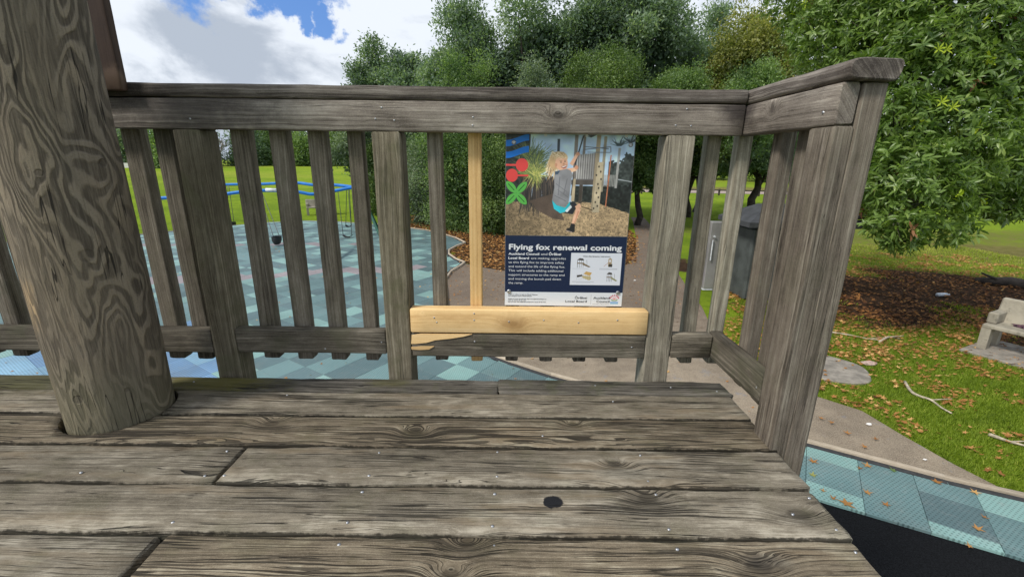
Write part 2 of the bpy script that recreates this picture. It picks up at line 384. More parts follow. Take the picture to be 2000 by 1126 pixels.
def pole_mat():
    m, t, b, out = new_mat('peeled_pole_timber')
    geo = t.n.new('ShaderNodeNewGeometry'); W = geo.outputs['Position']
    q = t.vm('MULTIPLY', W, (1.0, 1.0, 0.26))
    n1 = t.noise(q, 5.6, 3, 0.5, 0.5)
    n2 = t.noise(t.vm('MULTIPLY', W, (1.0, 1.0, 0.55)), 16.0, 2, 0.5)
    f = t.m('ADD', t.m('MULTIPLY', n1, 24.0), t.m('MULTIPLY', n2, 1.2))
    kc = None
    for (kx, ky, rad, amp) in ((75, 338, .012, 1.0), (205, 318, .014, .9), (250, 762, .010, .7), (150, 782, .016, .8), (170, 500, .02, .6)):
        p = pole_hit(kx, ky)
        dv = t.vm('MULTIPLY', t.vm('SUBTRACT', W, tuple(p)), (1, 1, .42)); dl = t.vm('LENGTH', dv, out=1)
        e1 = t.m('EXPONENT', t.m('MULTIPLY', t.m('DIVIDE', dl, rad * 2.6), -1.0))
        f = t.m('ADD', f, t.m('MULTIPLY', e1, 3.4 * amp))
        dt = t.vm('LENGTH', t.vm('SUBTRACT', W, tuple(p)), out=1)
        k = t.m('MULTIPLY', t.step(dt, rad * 1.0, rad * 0.7), amp)
        kc = k if kc is None else t.m('MAXIMUM', kc, k)
    fr = t.m('FRACT', f)
    tri = t.m('MULTIPLY', t.m('ABSOLUTE', t.m('SUBTRACT', fr, 0.5)), 2.0)
    edge = t.noise(W, 110, 4, 0.75)
    band = t.step(t.m('ADD', tri, t.m('MULTIPLY', t.m('SUBTRACT', edge, 0.5), 0.35)), 0.30, 0.72)
    wash = t.step(t.noise(t.vm('MULTIPLY', W, (1, 1, .3)), 11, 4, .6), .40, .62); band = t.m('ADD', t.m('MULTIPLY', band, t.m('ADD', .35, t.m('MULTIPLY', wash, .65))), t.m('MULTIPLY', t.m('SUBTRACT', 1.0, wash), .22))
    fine = t.noise(t.vm('MULTIPLY', W, (1, 1, 0.06)), 260, 3, 0.6)
    lowf = t.noise(t.vm('MULTIPLY', W, (1, 1, .5)), 5.5, 4, 0.6)
    light = t.mix(t.step(lowf, .4, .65), (0.215, 0.182, 0.138), (0.29, 0.235, 0.165))
    dark = t.mix(t.step(lowf, .35, .65), (0.070, 0.058, 0.044), (0.095, 0.077, 0.056))
    c = t.mix(band, dark, light)
    c = t.mix(t.m('MULTIPLY', t.step(fine, 0.4, 0.72), 0.38), c, (0.26, .225, .175)); c = t.mix(t.m('MULTIPLY', t.step(fine, 0.48, 0.28), 0.45), c, (0.07, .062, .052)); g2n = t.noise(W, 260, 3, .75); c = t.mix(t.m('MULTIPLY', t.step(g2n, .47, .30), .4), c, (0.06, .055, .045))
    x, y, z = t.sep(W)
    # bare yellow timber down the left flank, algae near the foot
    wn = t.noise(t.vm('MULTIPLY', W, (1, 1, .35)), 9, 4, 0.6)
    fl = t.m('ADD', t.m('MULTIPLY', t.m('SUBTRACT', -1.245, x), 9.0), t.m('MULTIPLY', t.m('SUBTRACT', wn, .5), 4.0))
    fl = t.m('MULTIPLY', t.step(fl, 0.3, 0.9), t.step(z, 0.85, 0.45)); fl = t.m('MULTIPLY', fl, t.step(z, -0.02, 0.25))
    c = t.mix(t.m('MULTIPLY', fl, t.m('MULTIPLY', band, 0.8)), c, (0.55, 0.38, 0.20))
    al = t.m('MULTIPLY', t.step(t.m('ADD', z, t.m('MULTIPLY', t.m('SUBTRACT', wn, .5), .3)), 0.30, 0.02), 0.50)
    c = t.mix(al, c, (0.17, 0.16, 0.095))
    cv = t.vm('MULTIPLY', W, (1, 1, 0.05)); ckn = t.noise(cv, 26, 3, 0.5); zk = t.noise(t.vm('MULTIPLY', W, (1, 1, .5)), 7, 3, .6)
    cr = t.m('MULTIPLY', t.m('SUBTRACT', t.m('MULTIPLY', t.m('MAXIMUM', t.m('SUBTRACT', zk, .50), 0.0), .10), t.m('ABSOLUTE', t.m('SUBTRACT', ckn, .5))), 160, clamp=True)
    c = t.mix(t.m('MULTIPLY', cr, .85), c, (0.02, .018, .015)); c = t.mix(t.m('MULTIPLY', kc, 0.55), c, (0.05, .042, .034))
    t.put(b.inputs['Base Color'], c); b.inputs['Roughness'].default_value = 0.85; b.inputs['Specular IOR Level'].default_value = 0.2
    h = t.m('SUBTRACT', t.m('ADD', t.m('MULTIPLY', band, .55), t.m('MULTIPLY', fine, .35)), t.m('MULTIPLY', cr, 1.3))
    h = t.m('SUBTRACT', h, t.m('MULTIPLY', kc, .6))
    bump(t, b, h, 0.75, 0.006)
    return m


PC = Vector((-1.221, -0.233)); PR = 0.132


def pole_r(z): return PR


def pole_hit(x, y):
    d = ray(x, y); o = EYE; a = d.x ** 2 + d.y ** 2; ox, oy = o.x - PC.x, o.y - PC.y
    bq = ox * d.x + oy * d.y; cq = ox * ox + oy * oy - (PR + .004) ** 2
    disc = max(bq * bq - a * cq, 0); tt = (-bq - math.sqrt(disc)) / a
    return o + d * tt


# ------------------------------------------------------------------ ground regions (plan polygons, metres)
def inpoly(px, py, poly):
    px = np.asarray(px, float); py = np.asarray(py, float); c = np.zeros(px.shape, bool); n = len(poly)
    for i in range(n):
        x1, y1 = poly[i]; x2, y2 = poly[(i + 1) % n]
        if y1 == y2: continue
        k = ((y1 > py) != (y2 > py)) & (px < (x2 - x1) * (py - y1) / (y2 - y1) + x1)
        c ^= k
    return c


KERB = [(9.4, -0.45), (6.9, 0.85), (4.85, 1.96), (4.33, 2.20), (3.27, 2.81), (2.1, 3.45), (1.2, 3.97), (0.59, 4.33), (0.03, 4.73), (-0.40, 5.08), (-0.95, 5.85), (-1.30, 6.9), (-1.55, 8.43), (-1.76, 9.6), (-1.72, 10.6),
        (-1.55, 11.25), (-1.46, 11.75), (-1.80, 12.25), (-2.12, 13.0), (-2.22, 13.7), (-2.05, 14.5), (-1.80, 15.2), (-2.3, 16.3), (-3.0, 17.3), (-3.9, 18.3), (-4.9, 19.0),
        (-6.6, 20.0), (-8.8, 20.9), (-10.6, 21.1), (-12.2, 20.2), (-13.4, 18.7), (-15.0, 16.2), (-18.5, 13.9), (-24, 11)]
RUB = KERB + [(-24, -7), (9.4, -7)]
PATH_R = [(7.75, 24.5), (7.4, 22.5), (6.3, 17.0), (5.3, 13.2), (4.55, 9.6), (4.2, 7.7), (3.85, 6.4), (3.75, 5.4), (3.95, 4.4), (4.16, 3.85), (4.5, 3.5), (4.57, 3.0), (4.67, 2.5), (4.93, 1.93)]
PATH_L = [(-1.46, 11.75), (-0.97, 11.3), (-0.2, 10.8), (1.0, 10.75), (2.6, 11.0), (3.75, 12.0), (4.6, 14.5), (5.4, 17.5), (6.6, 22.5), (7.0, 24.5)]
PATH = KERB[2:17] + PATH_L[1:] + PATH_R[:-1]
MULCH = [(-1.46, 11.75), (-0.2, 10.8), (1.0, 10.7), (2.6, 11.0), (3.9, 12.0), (4.7, 14.5), (5.5, 17.6), (5.6, 20), (3, 23), (-2, 24), (-4.5, 25), (-6.4, 24), (-5.9, 21.5), (-4.9, 19.0), (-3.9, 18.3), (-2.3, 16.3), (-1.8, 15.2), (-2.2, 13.7), (-1.8, 12.2)]


def vnoise(x, y, s, seed=0.0):
    return np.array([mnoise.fractal(Vector((a * s + seed, b * s - seed, seed)), 0.8, 2.0, 4) for a, b in zip(np.ravel(x), np.ravel(y))]).reshape(np.shape(x))


def soilval(x, y):
    """1 = bare leaf-strewn earth, 0 = grass"""
    n = vnoise(x, y, 0.55, 3.3)
    a = np.clip(1.45 - (((x - 9.3) / 4.3) ** 2 + ((y - 9.0 - .10 * (x - 9.3)) / 2.3) ** 2) + n * 0.8, 0, 1)
    a2 = np.clip(1.2 - (((x - 13.5) / 4.0) ** 2 + ((y - 9.2) / 1.1) ** 2) + n * .8, 0, 1)
    a3 = np.clip(1.0 - (((x - 9.6) / 1.8) ** 2 + ((y - 5.9) / 0.9) ** 2) + n * .6, 0, 1)
    mm = np.where(inpoly(x + n * .3, y + n * .3, MULCH), 1.0, 0.0)
    p = np.clip(0.9 - (((x - 5.6) / 1.4) ** 2 + ((y - 12.0) / 1.6) ** 2) + n * .8, 0, 1)
    return np.clip(np.maximum.reduce([a, a2 * .9, a3 * .7, mm, p * .9]), 0, 1)


def gz(y): return GZ + np.clip((np.asarray(y, float) - 30) / 80, 0, 1.35) * 1.75


def axis(lo, hi, near_lo, near_hi, fine, coarse):
    a = list(np.arange(near_lo, near_hi + 1e-6, fine)); v = near_hi; s = fine
    while v < hi: s = min(s * 1.35, coarse); v += s; a.append(v)
    v = near_lo; s = fine; p = []
    while v > lo: s = min(s * 1.35, coarse); v -= s; p.append(v)
    return np.array(p[::-1] + a)


gx = axis(-420, 420, -12, 20, 0.30, 30); gy = axis(-60, 620, -4, 26, 0.30, 30)
GX, GY = np.meshgrid(gx, gy); near = (GX > -14) & (GX < 22) & (GY < 28) & (GY > -5)
S = np.zeros(GX.shape); S[near] = soilval(GX[near], GY[near])
DRY_SHADE = np.zeros(GX.shape); DRY_SHADE[near] = np.clip(1.1 - (((GX[near] - 17) / 6.0) ** 2 + ((GY[near] - 14.5) / 2.6) ** 2), 0, 1)
DRY_SHADE = np.maximum(DRY_SHADE, np.clip(1 - np.abs(GY - 48) / 5.5, 0, 1) * (GX > 5))
DRY_SHADE = np.maximum(DRY_SHADE, .46 * np.clip((GY - 6.5) / 3, 0, 1) * np.clip((24 - GY) / 4, 0, 1) * np.clip((GX - 6.5) / 2, 0, 1))  # canopy shade under the right-hand tree, painted as an olive tint
GZZ = gz(GY)
V = np.stack([GX, GY, GZZ], -1).reshape(-1, 3); nx, ny = len(gx), len(gy)
idx = np.arange(nx * ny).reshape(ny, nx)
Fq = np.stack([idx[:-1, :-1], idx[:-1, 1:], idx[1:, 1:], idx[1:, :-1]], -1).reshape(-1, 4)


def npmesh(name, V, Fq, mat, parent=None, attrs=None, smooth=False):
    V = np.asarray(V, np.float32); Fq = np.asarray(Fq, np.int32); k = Fq.shape[1]
    me = bpy.data.meshes.new(name); me.vertices.add(len(V)); me.vertices.foreach_set('co', V.ravel())
    me.loops.add(Fq.size); me.loops.foreach_set('vertex_index', Fq.ravel())
    me.polygons.add(len(Fq)); me.polygons.foreach_set('loop_start', np.arange(0, Fq.size, k, dtype=np.int32))
    me.polygons.foreach_set('loop_total', np.full(len(Fq), k, np.int32))
    if smooth: me.polygons.foreach_set('use_smooth', np.ones(len(Fq), bool))
    for an, av in (attrs or {}).items():
        a = me.attributes.new(an, 'FLOAT', 'POINT'); a.data.foreach_set('value', np.asarray(av, np.float32).ravel())
    me.update(calc_edges=True); me.validate()
    me.materials.append(mat)
    o = bpy.data.objects.new(name, me); link(o, parent)
    if parent is not None: o.matrix_parent_inverse = parent.matrix_world.inverted()
    return o


def ground_mat():
    m, t, b, out = new_mat('lawn_and_earth')
    geo = t.n.new('ShaderNodeNewGeometry'); W = geo.outputs['Position']
    sa = t.node('ShaderNodeAttribute', attribute_name='soil').outputs['Fac']; da = t.node('ShaderNodeAttribute', attribute_name='dry').outputs['Fac']  # second attribute holds tan dry ground and the painted canopy shade
    n1 = t.noise(W, 0.35, 5, 0.6); n2 = t.noise(W, 3.5, 5, 0.65); n3 = t.noise(t.vm('MULTIPLY', W, (1, 1, 1)), 60, 4, 0.7)
    g = t.mix(t.step(n1, 0.35, 0.65), (0.155, 0.235, 0.018), (0.235, 0.325, 0.022))
    g = t.mix(t.m('MULTIPLY', t.step(n2, 0.45, 0.7), 0.55), g, (0.075, 0.155, 0.012))
    g = t.mix(t.m('MULTIPLY', t.step(n3, 0.42, 0.7), 0.6), g, (0.22, 0.34, 0.04))
    x, y, z = t.sep(W)
    far = t.step(y, 30, 70); g = t.mix(t.m('MULTIPLY', far, t.m('MULTIPLY', t.step(t.noise(t.vm('MULTIPLY', W, (.3, 1, 1)), 0.08, 3, .5), .4, .6), .5)), g, (0.30, 0.33, 0.05))
    s = t.mix(t.step(n2, 0.35, 0.65), (0.040, 0.026, 0.017), (0.085, 0.052, 0.032))
    s = t.mix(t.m('MULTIPLY', t.step(n3, 0.5, 0.7), 0.6), s, (0.13, 0.065, 0.03))
    dry_shade_col = t.mix(t.step(n2, .35, .65), (0.15, 0.125, 0.045), (0.24, 0.19, 0.08))  # tan of dry ground, also used to paint canopy shade
    c = t.mix(t.m('MULTIPLY', t.step(t.m('ADD', da, t.m('MULTIPLY', t.m('SUBTRACT', n2, .5), .6)), .3, .6), .85), g, dry_shade_col)
    c = t.mix(t.step(t.m('ADD', sa, t.m('MULTIPLY', t.m('SUBTRACT', n2, 0.5), 0.7)), 0.35, 0.62), c, s)
    t.put(b.inputs['Base Color'], c); b.inputs['Roughness'].default_value = 1.0; b.inputs['Specular IOR Level'].default_value = 0.05
    bump(t, b, t.m('ADD', n3, t.m('MULTIPLY', n2, .5)), 1.0, 0.05)
    return m


M_ground = ground_mat()
lawn = npmesh('lawn', V, Fq, M_ground, attrs={'soil': S, 'dry': DRY_SHADE}, smooth=True)  # lawn colour includes painted canopy shade besides the dry patches
tag(lawn, 'wide bright green park lawn with bare leaf strewn earth under the trees', kind='structure')


def tri_poly(poly, z):
    from mathutils.geometry import tessellate_polygon
    V = [Vector((x, y, z)) for x, y in poly]
    return [tuple(v) for v in V], [tuple(f) for f in tessellate_polygon([V])]


def asphalt():
    m, t, b, out = new_mat('worn_asphalt')
    W = t.n.new('ShaderNodeNewGeometry').outputs['Position']
    n = t.noise(W, 1.1, 5, 0.65); n2 = t.noise(W, 75, 3, 0.75); n3 = t.noise(W, 9, 5, .6)
    c = t.mix(t.step(n, .35, .65), (0.190, 0.150, 0.105), (0.310, 0.250, 0.178))
    c = t.mix(t.m('MULTIPLY', t.step(n3, .5, .7), .4), c, (0.17, .12, .08))
    x, y, z = t.sep(W)
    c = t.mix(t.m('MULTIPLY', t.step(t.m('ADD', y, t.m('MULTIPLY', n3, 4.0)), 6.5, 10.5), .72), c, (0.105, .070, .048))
    c = t.mix(t.m('MULTIPLY', t.step(n2, .48, .68), .40), c, (0.48, 0.41, 0.33)); c = t.mix(t.m('MULTIPLY', t.step(n2, .5, .32), .5), c, (0.04, .036, .034))
    pb = t.m('MULTIPLY', t.step(t.noise(W, 3.5, 4, .7), .60, .68), t.step(y, 6, 4)); c = t.mix(t.m('MULTIPLY', pb, .35), c, (0.16, .19, .25))
    t.put(b.inputs['Base Color'], c); b.inputs['Roughness'].default_value = .9; bump(t, b, t.m('ADD', n2, n3), .5, .01)
    return m


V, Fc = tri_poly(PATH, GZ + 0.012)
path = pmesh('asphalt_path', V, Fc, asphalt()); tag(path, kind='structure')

# rubber safety surface of square tiles laid diagonally
def tile_mat(name, col):
    m, t, b, out = new_mat(name)
    W = t.n.new('ShaderNodeNewGeometry').outputs['Position']
    a = math.radians(33); x, y, z = t.sep(W)
    u = t.m('SUBTRACT', t.m('MULTIPLY', x, math.cos(a)), t.m('MULTIPLY', y, math.sin(a))); v = t.m('ADD', t.m('MULTIPLY', x, math.sin(a)), t.m('MULTIPLY', y, math.cos(a)))
    row = t.m('FLOOR', t.m('MULTIPLY', v, 31.0)); off = t.m('MULTIPLY', t.m('MODULO', t.m('ABSOLUTE', row), 2.0), 0.5)
    fu = t.m('SUBTRACT', t.m('FRACT', t.m('ADD', t.m('MULTIPLY', u, 29.0), off)), .5); fv = t.m('SUBTRACT', t.m('FRACT', t.m('MULTIPLY', v, 31.0)), .5)
    d = t.m('SQRT', t.m('ADD', t.m('MULTIPLY', fu, fu), t.m('MULTIPLY', fv, fv)))
    hole = t.step(d, .30, .18)
    n = t.noise(W, .8, 5, .6); n2 = t.noise(W, 14, 4, .65); n4 = t.noise(W, 2.2, 6, .7)
    R = t.n.new('ShaderNodeObjectInfo').outputs['Random']
    c = t.mix(t.step(n, .3, .7), tuple(q * .86 for q in col), tuple(min(1, q * 1.12 + .012) for q in col))
    c = t.mix(t.m('MULTIPLY', t.step(n2, .52, .72), .22), c, (.30, .31, .30)); c = t.mix(t.m('MULTIPLY', t.step(n4, .50, .72), .28), c, (.22, .23, .21))
    wr = t.m('ADD', .88, t.m('MULTIPLY', R, .24)); c = t.mix(1.0, c, t.comb(wr, wr, wr), 'MULTIPLY')
    c = t.mix(t.m('MULTIPLY', hole, .62), c, tuple(q * .30 for q in col))
    t.put(b.inputs['Base Color'], c); b.inputs['Roughness'].default_value = .55; b.inputs['Specular IOR Level'].default_value = .35
    bump(t, b, t.m('SUBTRACT', t.m('MULTIPLY', n2, .25), hole), .5, .004)
    return m


TM = {'mid': tile_mat('teal_rubber', (0.125, 0.215, 0.218)), 'dark': tile_mat('slate_teal_rubber', (0.096, 0.160, 0.170)), 'light': tile_mat('pale_aqua_rubber', (0.215, 0.365, 0.340)),
      'pink': tile_mat('faded_pink_rubber', (0.29, 0.25, 0.26)), 'blue': tile_mat('blue_rubber', (0.14, 0.26, 0.42)), 'pblue': tile_mat('light_blue_rubber', (0.20, 0.36, 0.49))}
rub = empty('rubber_play_surface', (0, 6, GZ), kind='structure')
tag(rub, 'diagonal chequer of teal and pale aqua rubber safety tiles')
M_base = simple('black_wetpour_rubber', (0.0085, 0.0092, 0.0105), .9, 0, 90, .6, .6, bdist=.01, spec=.12)
V, Fc = tri_poly(RUB, GZ + 0.004)
sb = pmesh('rubber_underlay', V, Fc, M_base, rub)
TS = 0.45; TA = math.radians(-33.5); ca, sa_ = math.cos(TA), math.sin(TA); TO = (3.49 - .0, 2.62)
BLK = [(-6, -7), (-6, -2.4), (1.2, 2.75), (2.94, 1.89), (4.10, 1.29), (9.4, -1.6), (9.4, -7)]      # plain black area below the ramp
BLKe = [(2.0, 2.45), (2.94, 1.89), (4.10, 1.29), (9.4, -1.6)]
segs = [(KERB[i], KERB[i + 1]) for i in range(len(KERB) - 1)]


def clip_half(poly, p, nrm):
    out = []
    for i in range(len(poly)):
        a, b_ = poly[i], poly[(i + 1) % len(poly)]
        da = (a[0] - p[0]) * nrm[0] + (a[1] - p[1]) * nrm[1]; db = (b_[0] - p[0]) * nrm[0] + (b_[1] - p[1]) * nrm[1]
        if da >= 0: out.append(a)
        if (da >= 0) != (db >= 0):
            k = da / (da - db); out.append((a[0] + (b_[0] - a[0]) * k, a[1] + (b_[1] - a[1]) * k))
    return out


tiles = []
trng = random.Random(11)
grid_seed = {}
for i in range(-70, 50):
    for j in range(-50, 60):
        cx = TO[0] + (i * ca - j * sa_) * TS; cy = TO[1] + (i * sa_ + j * ca) * TS
        if not (-24 < cx < 9.3 and -2.6 < cy < 22): continue
        if cy < (cx + 24) * -.02 - 0.5 and cx < 1.0: continue
        gpp = 0.0018; h = TS / 2 - gpp
        poly = [(cx + (a * ca - b_ * sa_) * h, cy + (a * sa_ + b_ * ca) * h) for a, b_ in ((-1, -1), (1, -1), (1, 1), (-1, 1))]
        ins = inpoly([p[0] for p in poly] + [cx], [p[1] for p in poly] + [cy], RUB)
        if not ins.any(): continue
        if not ins.all():
            for (a, b_) in segs:
                vx, vy = b_[0] - a[0], b_[1] - a[1]; L2 = vx * vx + vy * vy
                k = max(0, min(1, ((cx - a[0]) * vx + (cy - a[1]) * vy) / L2)); dd = math.hypot(cx - a[0] - k * vx, cy - a[1] - k * vy)
                if dd < .33 and len(poly) > 2:
                    L = math.sqrt(L2); nrm = (-vy / L, vx / L); poly = clip_half(poly, (a[0] + nrm[0] * .03, a[1] + nrm[1] * .03), nrm)
        if len(poly) < 3: continue
        # the black wet-pour in front
        if inpoly([p[0] for p in poly], [p[1] for p in poly], BLK).any():
            for a, b_ in zip(BLKe, BLKe[1:]):
                vx, vy = b_[0] - a[0], b_[1] - a[1]; L = math.hypot(vx, vy)
                if a[0] - .3 < cx < b_[0] + .3: poly = clip_half(poly, a, (-vy / L, vx / L))
                if len(poly) < 3: break
            if cx < 2.0: poly = []
        if len(poly) < 3: continue
        r_ = trng.random()
        pa = (i % 2 == 0) and (j % 2 == 0)
        k = 'light' if (pa and r_ < .62) or r_ < .13 else ('dark' if r_ < .48 else 'mid')
        if math.hypot(cx + 6.0, cy - 4.0) < 2.4 - .5 * r_ and cx < -4.2: k = 'blue' if r_ < .55 else 'pblue'
        if abs((cy - 10.0) - (cx + 6.5) * .28) < .33 and -16 < cx < -2.6: k = 'pink'
        if abs((cy - 14.6) - (cx + 8) * .10) < .28 and -14 < cx < -5 and r_ < .6: k = 'pink'
        if cx > -2.8 and cy > 5.0 and k == 'mid' : k = 'dark'
        tiles.append((math.hypot(cx, cy + 1.46), cx, cy, poly, k))
# keep the ones the platform does not hide
tiles.sort(key=lambda q: q[0])


def seen(cx, cy):
    d = Vector((cx, cy, GZ)) - EYE; z_ = d.dot(FW); px = 1000 + F_PX * d.dot(RT) / z_; py = 563 - F_PX * d.dot(UP) / z_
    if z_ < .1 or px < -60 or px > 2060 or py > 1180: return False
    return px > 1490 or py < 745


def tile_vf(poly, z0, z1, e=.004):
    cx = sum(p[0] for p in poly) / len(poly); cy = sum(p[1] for p in poly) / len(poly); n = len(poly)
    inn = []
    for p in poly:
        L = math.hypot(p[0] - cx, p[1] - cy) + 1e-9; k = max(0, 1 - e / L); inn.append((cx + (p[0] - cx) * k, cy + (p[1] - cy) * k))
    V = [(*p, z0) for p in poly] + [(*p, z1 - e * .7) for p in poly] + [(*p, z1) for p in inn]
    Fc = [(k * n + i, k * n + (i + 1) % n, (k + 1) * n + (i + 1) % n, (k + 1) * n + i) for k in (0, 1) for i in range(n)] + [tuple(2 * n + i for i in range(n))]
    return V, Fc


cnt = 0; rest = {}
for (dd, cx, cy, poly, k) in tiles:
    dz = trng.uniform(-.0015, .0015)
    V, Fc = tile_vf(poly, GZ + .006, GZ + .032 + dz)
    if cnt < 296 and seen(cx, cy):
        o = pmesh('tile', V, Fc, TM[k], rub); cnt += 1
    else: rest.setdefault(k, MB()).add(V, Fc)
for k, mb in rest.items():
    o = mb.build('far_tiles', TM[k], rub); o['kind'] = 'stuff'

# edging between tiles and path / grass
M_kerb = wood('pale_timber_edging', gain=1.2, pale=(0.46, 0.41, 0.35), mid=(0.36, 0.315, 0.26), dark=(0.22, 0.185, 0.15), crack=.2, knot=.1, bumps=.3)
kerb = empty('tile_edging', (0, 4, GZ), 'low pale timber edging strip curving round the rubber tiles', 'edging')
M_gut = simple('dark_rubber_edge', (0.035, 0.036, 0.038), .8, 0, 20, .3, .3)
for i in range(len(KERB) - 1):
    a, b_ = Vector((*KERB[i], 0)), Vector((*KERB[i + 1], 0)); d = (b_ - a); L = d.length; d /= L; nrm = Vector((d.y, -d.x, 0))   # outside
    if KERB[i][1] > 19.9: hz, wd = GZ - .002, .05
    else: hz, wd = GZ + .030, .052
    c0 = a + nrm * (wd / 2 - .004) + Vector((0, 0, hz)) - d * .012; c1 = b_ + nrm * (wd / 2 - .004) + Vector((0, 0, hz)) + d * .010
    plank('edging_board', c0, c1, wd, .075, M_kerb, kerb, rnd_e=.006, wob=.002, st=.3)
    if i < 26:
        mb = MB(); q = [a - nrm * .004, b_ - nrm * .004, b_ - nrm * .075, a - nrm * .075]
        z1 = GZ + .0345
        V, Fc = tile_vf([(p.x, p.y) for p in q], GZ + .005, z1 + .0008 * (i % 2), .003); Fc = [f[::-1] for f in Fc]
        pmesh('edge_strip', V, Fc, M_gut, kerb)

# round concrete pad beside the path
M_conc = simple('rough_concrete', (0.25, 0.225, 0.19), .9, 0, 7, .3, .5, bdist=.01)
n = 28; pad = MB(); V = []
for k in range(n):
    an = 2 * math.pi * k / n; r_ = .52 + .02 * math.sin(5 * an + 1)
    V.append((4.93 + r_ * math.cos(an), 4.72 + r_ * math.sin(an)))
Vv, Ff = tile_vf(V, GZ - .02, GZ + .030, .012); pad.add(Vv, Ff)
o = pad.build('concrete_pad', M_conc); tag(o, 'round grey concrete pad set in the grass beside the path', 'concrete pad')

# ------------------------------------------------------------------ deck
deck = empty('timber_deck', (0, -.5, 0), 'weathered grey timber deck of wide cracked planks in the foreground', 'deck')
TH = .045
XR = {0: .768, 1: .756, 2: .752, 3: .742, 4: .733, 5: .727, 6: .722, 7: .722, 8: .72, 9: .72}
rows = [(-.010, -.107)] + [(-.110 - .15 * k - .0040, -.110 - .15 * (k + 1) + .0040) for k in range(9)]
joint = {0: -.040, 3: -.726, 5: -.726, 7: -.3}
nailmesh = None


def nail(parent, p, nrm=(0, 0, 1), r=.0034):
    global nailmesh
    if nailmesh is None:
        mb = MB(); N = 8; V = [(math.cos(2 * math.pi * k / N), math.sin(2 * math.pi * k / N), -.6) for k in range(N)] + [(.85 * math.cos(2 * math.pi * k / N), .85 * math.sin(2 * math.pi * k / N), .22) for k in range(N)] + [(0, 0, .4)]
        Fc = [(k, (k + 1) % N, N + (k + 1) % N, N + k) for k in range(N)] + [(N + k, N + (k + 1) % N, 2 * N) for k in range(N)]
        me = bpy.data.meshes.new('nail'); me.from_pydata(V, [], Fc); me.materials.append(M_nail); me.polygons.foreach_set('use_smooth', [True] * len(Fc)); nailmesh = me
    o = bpy.data.objects.new('nail', nailmesh); link(o, parent)
    bpy.context.view_layer.update()
    o.matrix_parent_inverse = parent.matrix_world.inverted()
    q = Vector(nrm).to_track_quat('Z', 'Y')
    o.matrix_basis = Matrix.Translation(Vector(p)) @ q.to_matrix().to_4x4() @ Matrix.Diagonal((r * rnd.uniform(.85, 1.15), r, r * .8, 1))
    return o


boards = []
hole_rows = (1, 2)
for k, (ya, yb) in enumerate(rows):
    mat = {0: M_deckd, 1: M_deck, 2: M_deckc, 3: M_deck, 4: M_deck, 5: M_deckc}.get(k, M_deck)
    yc = (ya + yb) / 2; wdt = abs(ya - yb); zt = -TH / 2
    if k in joint:
        j = joint[k]; gapx = .0045 if k == 3 else (.010 if k == 5 else .0008)
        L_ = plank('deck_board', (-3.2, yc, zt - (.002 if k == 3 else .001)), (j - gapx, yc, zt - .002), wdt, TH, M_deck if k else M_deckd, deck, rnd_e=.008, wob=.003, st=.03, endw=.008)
        R_ = plank('deck_board', (j + gapx, yc, zt + .001), (XR[k], yc, zt), wdt, TH, mat, deck, rnd_e=.008, wob=.0036, st=.025, endw=.012)
        boards += [(L_, k, -9, j), (R_, k, j, 9)]
    elif k in hole_rows:
        o = plank('deck_board', (-3.2, yc, zt), (XR[k], yc, zt), wdt, TH, mat, deck, rnd_e=.006, wob=.002, st=.03)
        cb = MB(); V = [(PC.x + (PR + .011) * math.cos(2 * math.pi * q / 48) - .004, PC.y + (PR + .011) * math.sin(2 * math.pi * q / 48), z_) for z_ in (-.2, .2) for q in range(48)]
        cb.add(V, [(q, (q + 1) % 48, 48 + (q + 1) % 48, 48 + q) for q in range(48)] + [tuple(range(47, -1, -1)), tuple(range(48, 96))]); cut_o = cb.build('cutter', None)
        md_ = o.modifiers.new('hole', 'BOOLEAN'); md_.operation = 'DIFFERENCE'; md_.object = cut_o; md_.solver = 'EXACT'; bpy.context.view_layer.update()
        nm_ = bpy.data.meshes.new_from_object(o.evaluated_get(bpy.context.evaluated_depsgraph_get())); o.modifiers.clear(); o.data = nm_; bpy.data.objects.remove(cut_o)
        boards.append((o, k, -9, 9))
    else:
        o = plank('deck_board', (-3.2, yc, zt), (XR.get(k, .72), yc, zt), wdt, TH, mat, deck, rnd_e=.008, wob=.0034, st=.025, endw=.012)
        boards.append((o, k, -9, 9))
M_seam = simple('added_dark_seam_fill', (0.022, .020, .012), 1.0, 0, 60, .6, .8)  # dark filler strips added so the gaps between boards read dark
for k, (ya, yb) in enumerate(rows[:-1]):
    yc = (yb + rows[k + 1][0]) / 2; V = []; Fc = []; xr = min(XR.get(k, .72), XR.get(k + 1, .72)) - .006; x = -3.2; n_ = 0
    x0s = [-3.2, xr] if k not in (1, 2) else [-3.2, PC.x - .17, PC.x + .17, xr]
    for a_, b_ in zip(x0s[::2], x0s[1::2]):
        st_ = int((b_ - a_) / .02)
        for i in range(st_ + 1):
            x = a_ + (b_ - a_) * i / st_; z_ = -.012 + .005 * mnoise.noise(Vector((x * 14, k * 3.1, 0))); V += [(x, yc - .0062, z_ - .02), (x, yc - .0062, z_ + .0005), (x, yc, z_ + .0015), (x, yc + .0062, z_), (x, yc + .0062, z_ - .02)]
            if i:
                q = len(V) - 5
                for j in range(4): Fc.append((q - 5 + j, q + j, q + j + 1, q - 4 + j))
    o = pmesh('added_seam_fill', V, Fc, M_seam, deck); o['kind'] = 'stuff'
for x in (-2.6, -2.05, -1.5, -.735, -.04, .3, .62):
    plank('joist', (x, -.02, -TH - .075), (x, -1.46, -TH - .075), .045, .14, M_under, deck, st=.4)
plank('joist', (-3.2, -.034, -TH - .076), (.70, -.034, -TH - .076), .04, .138, M_under, deck, st=.4)
plank('joist', (.685, -.06, -TH - .075), (.685, -1.46, -TH - .075), .04, .14, M_under, deck, st=.4)
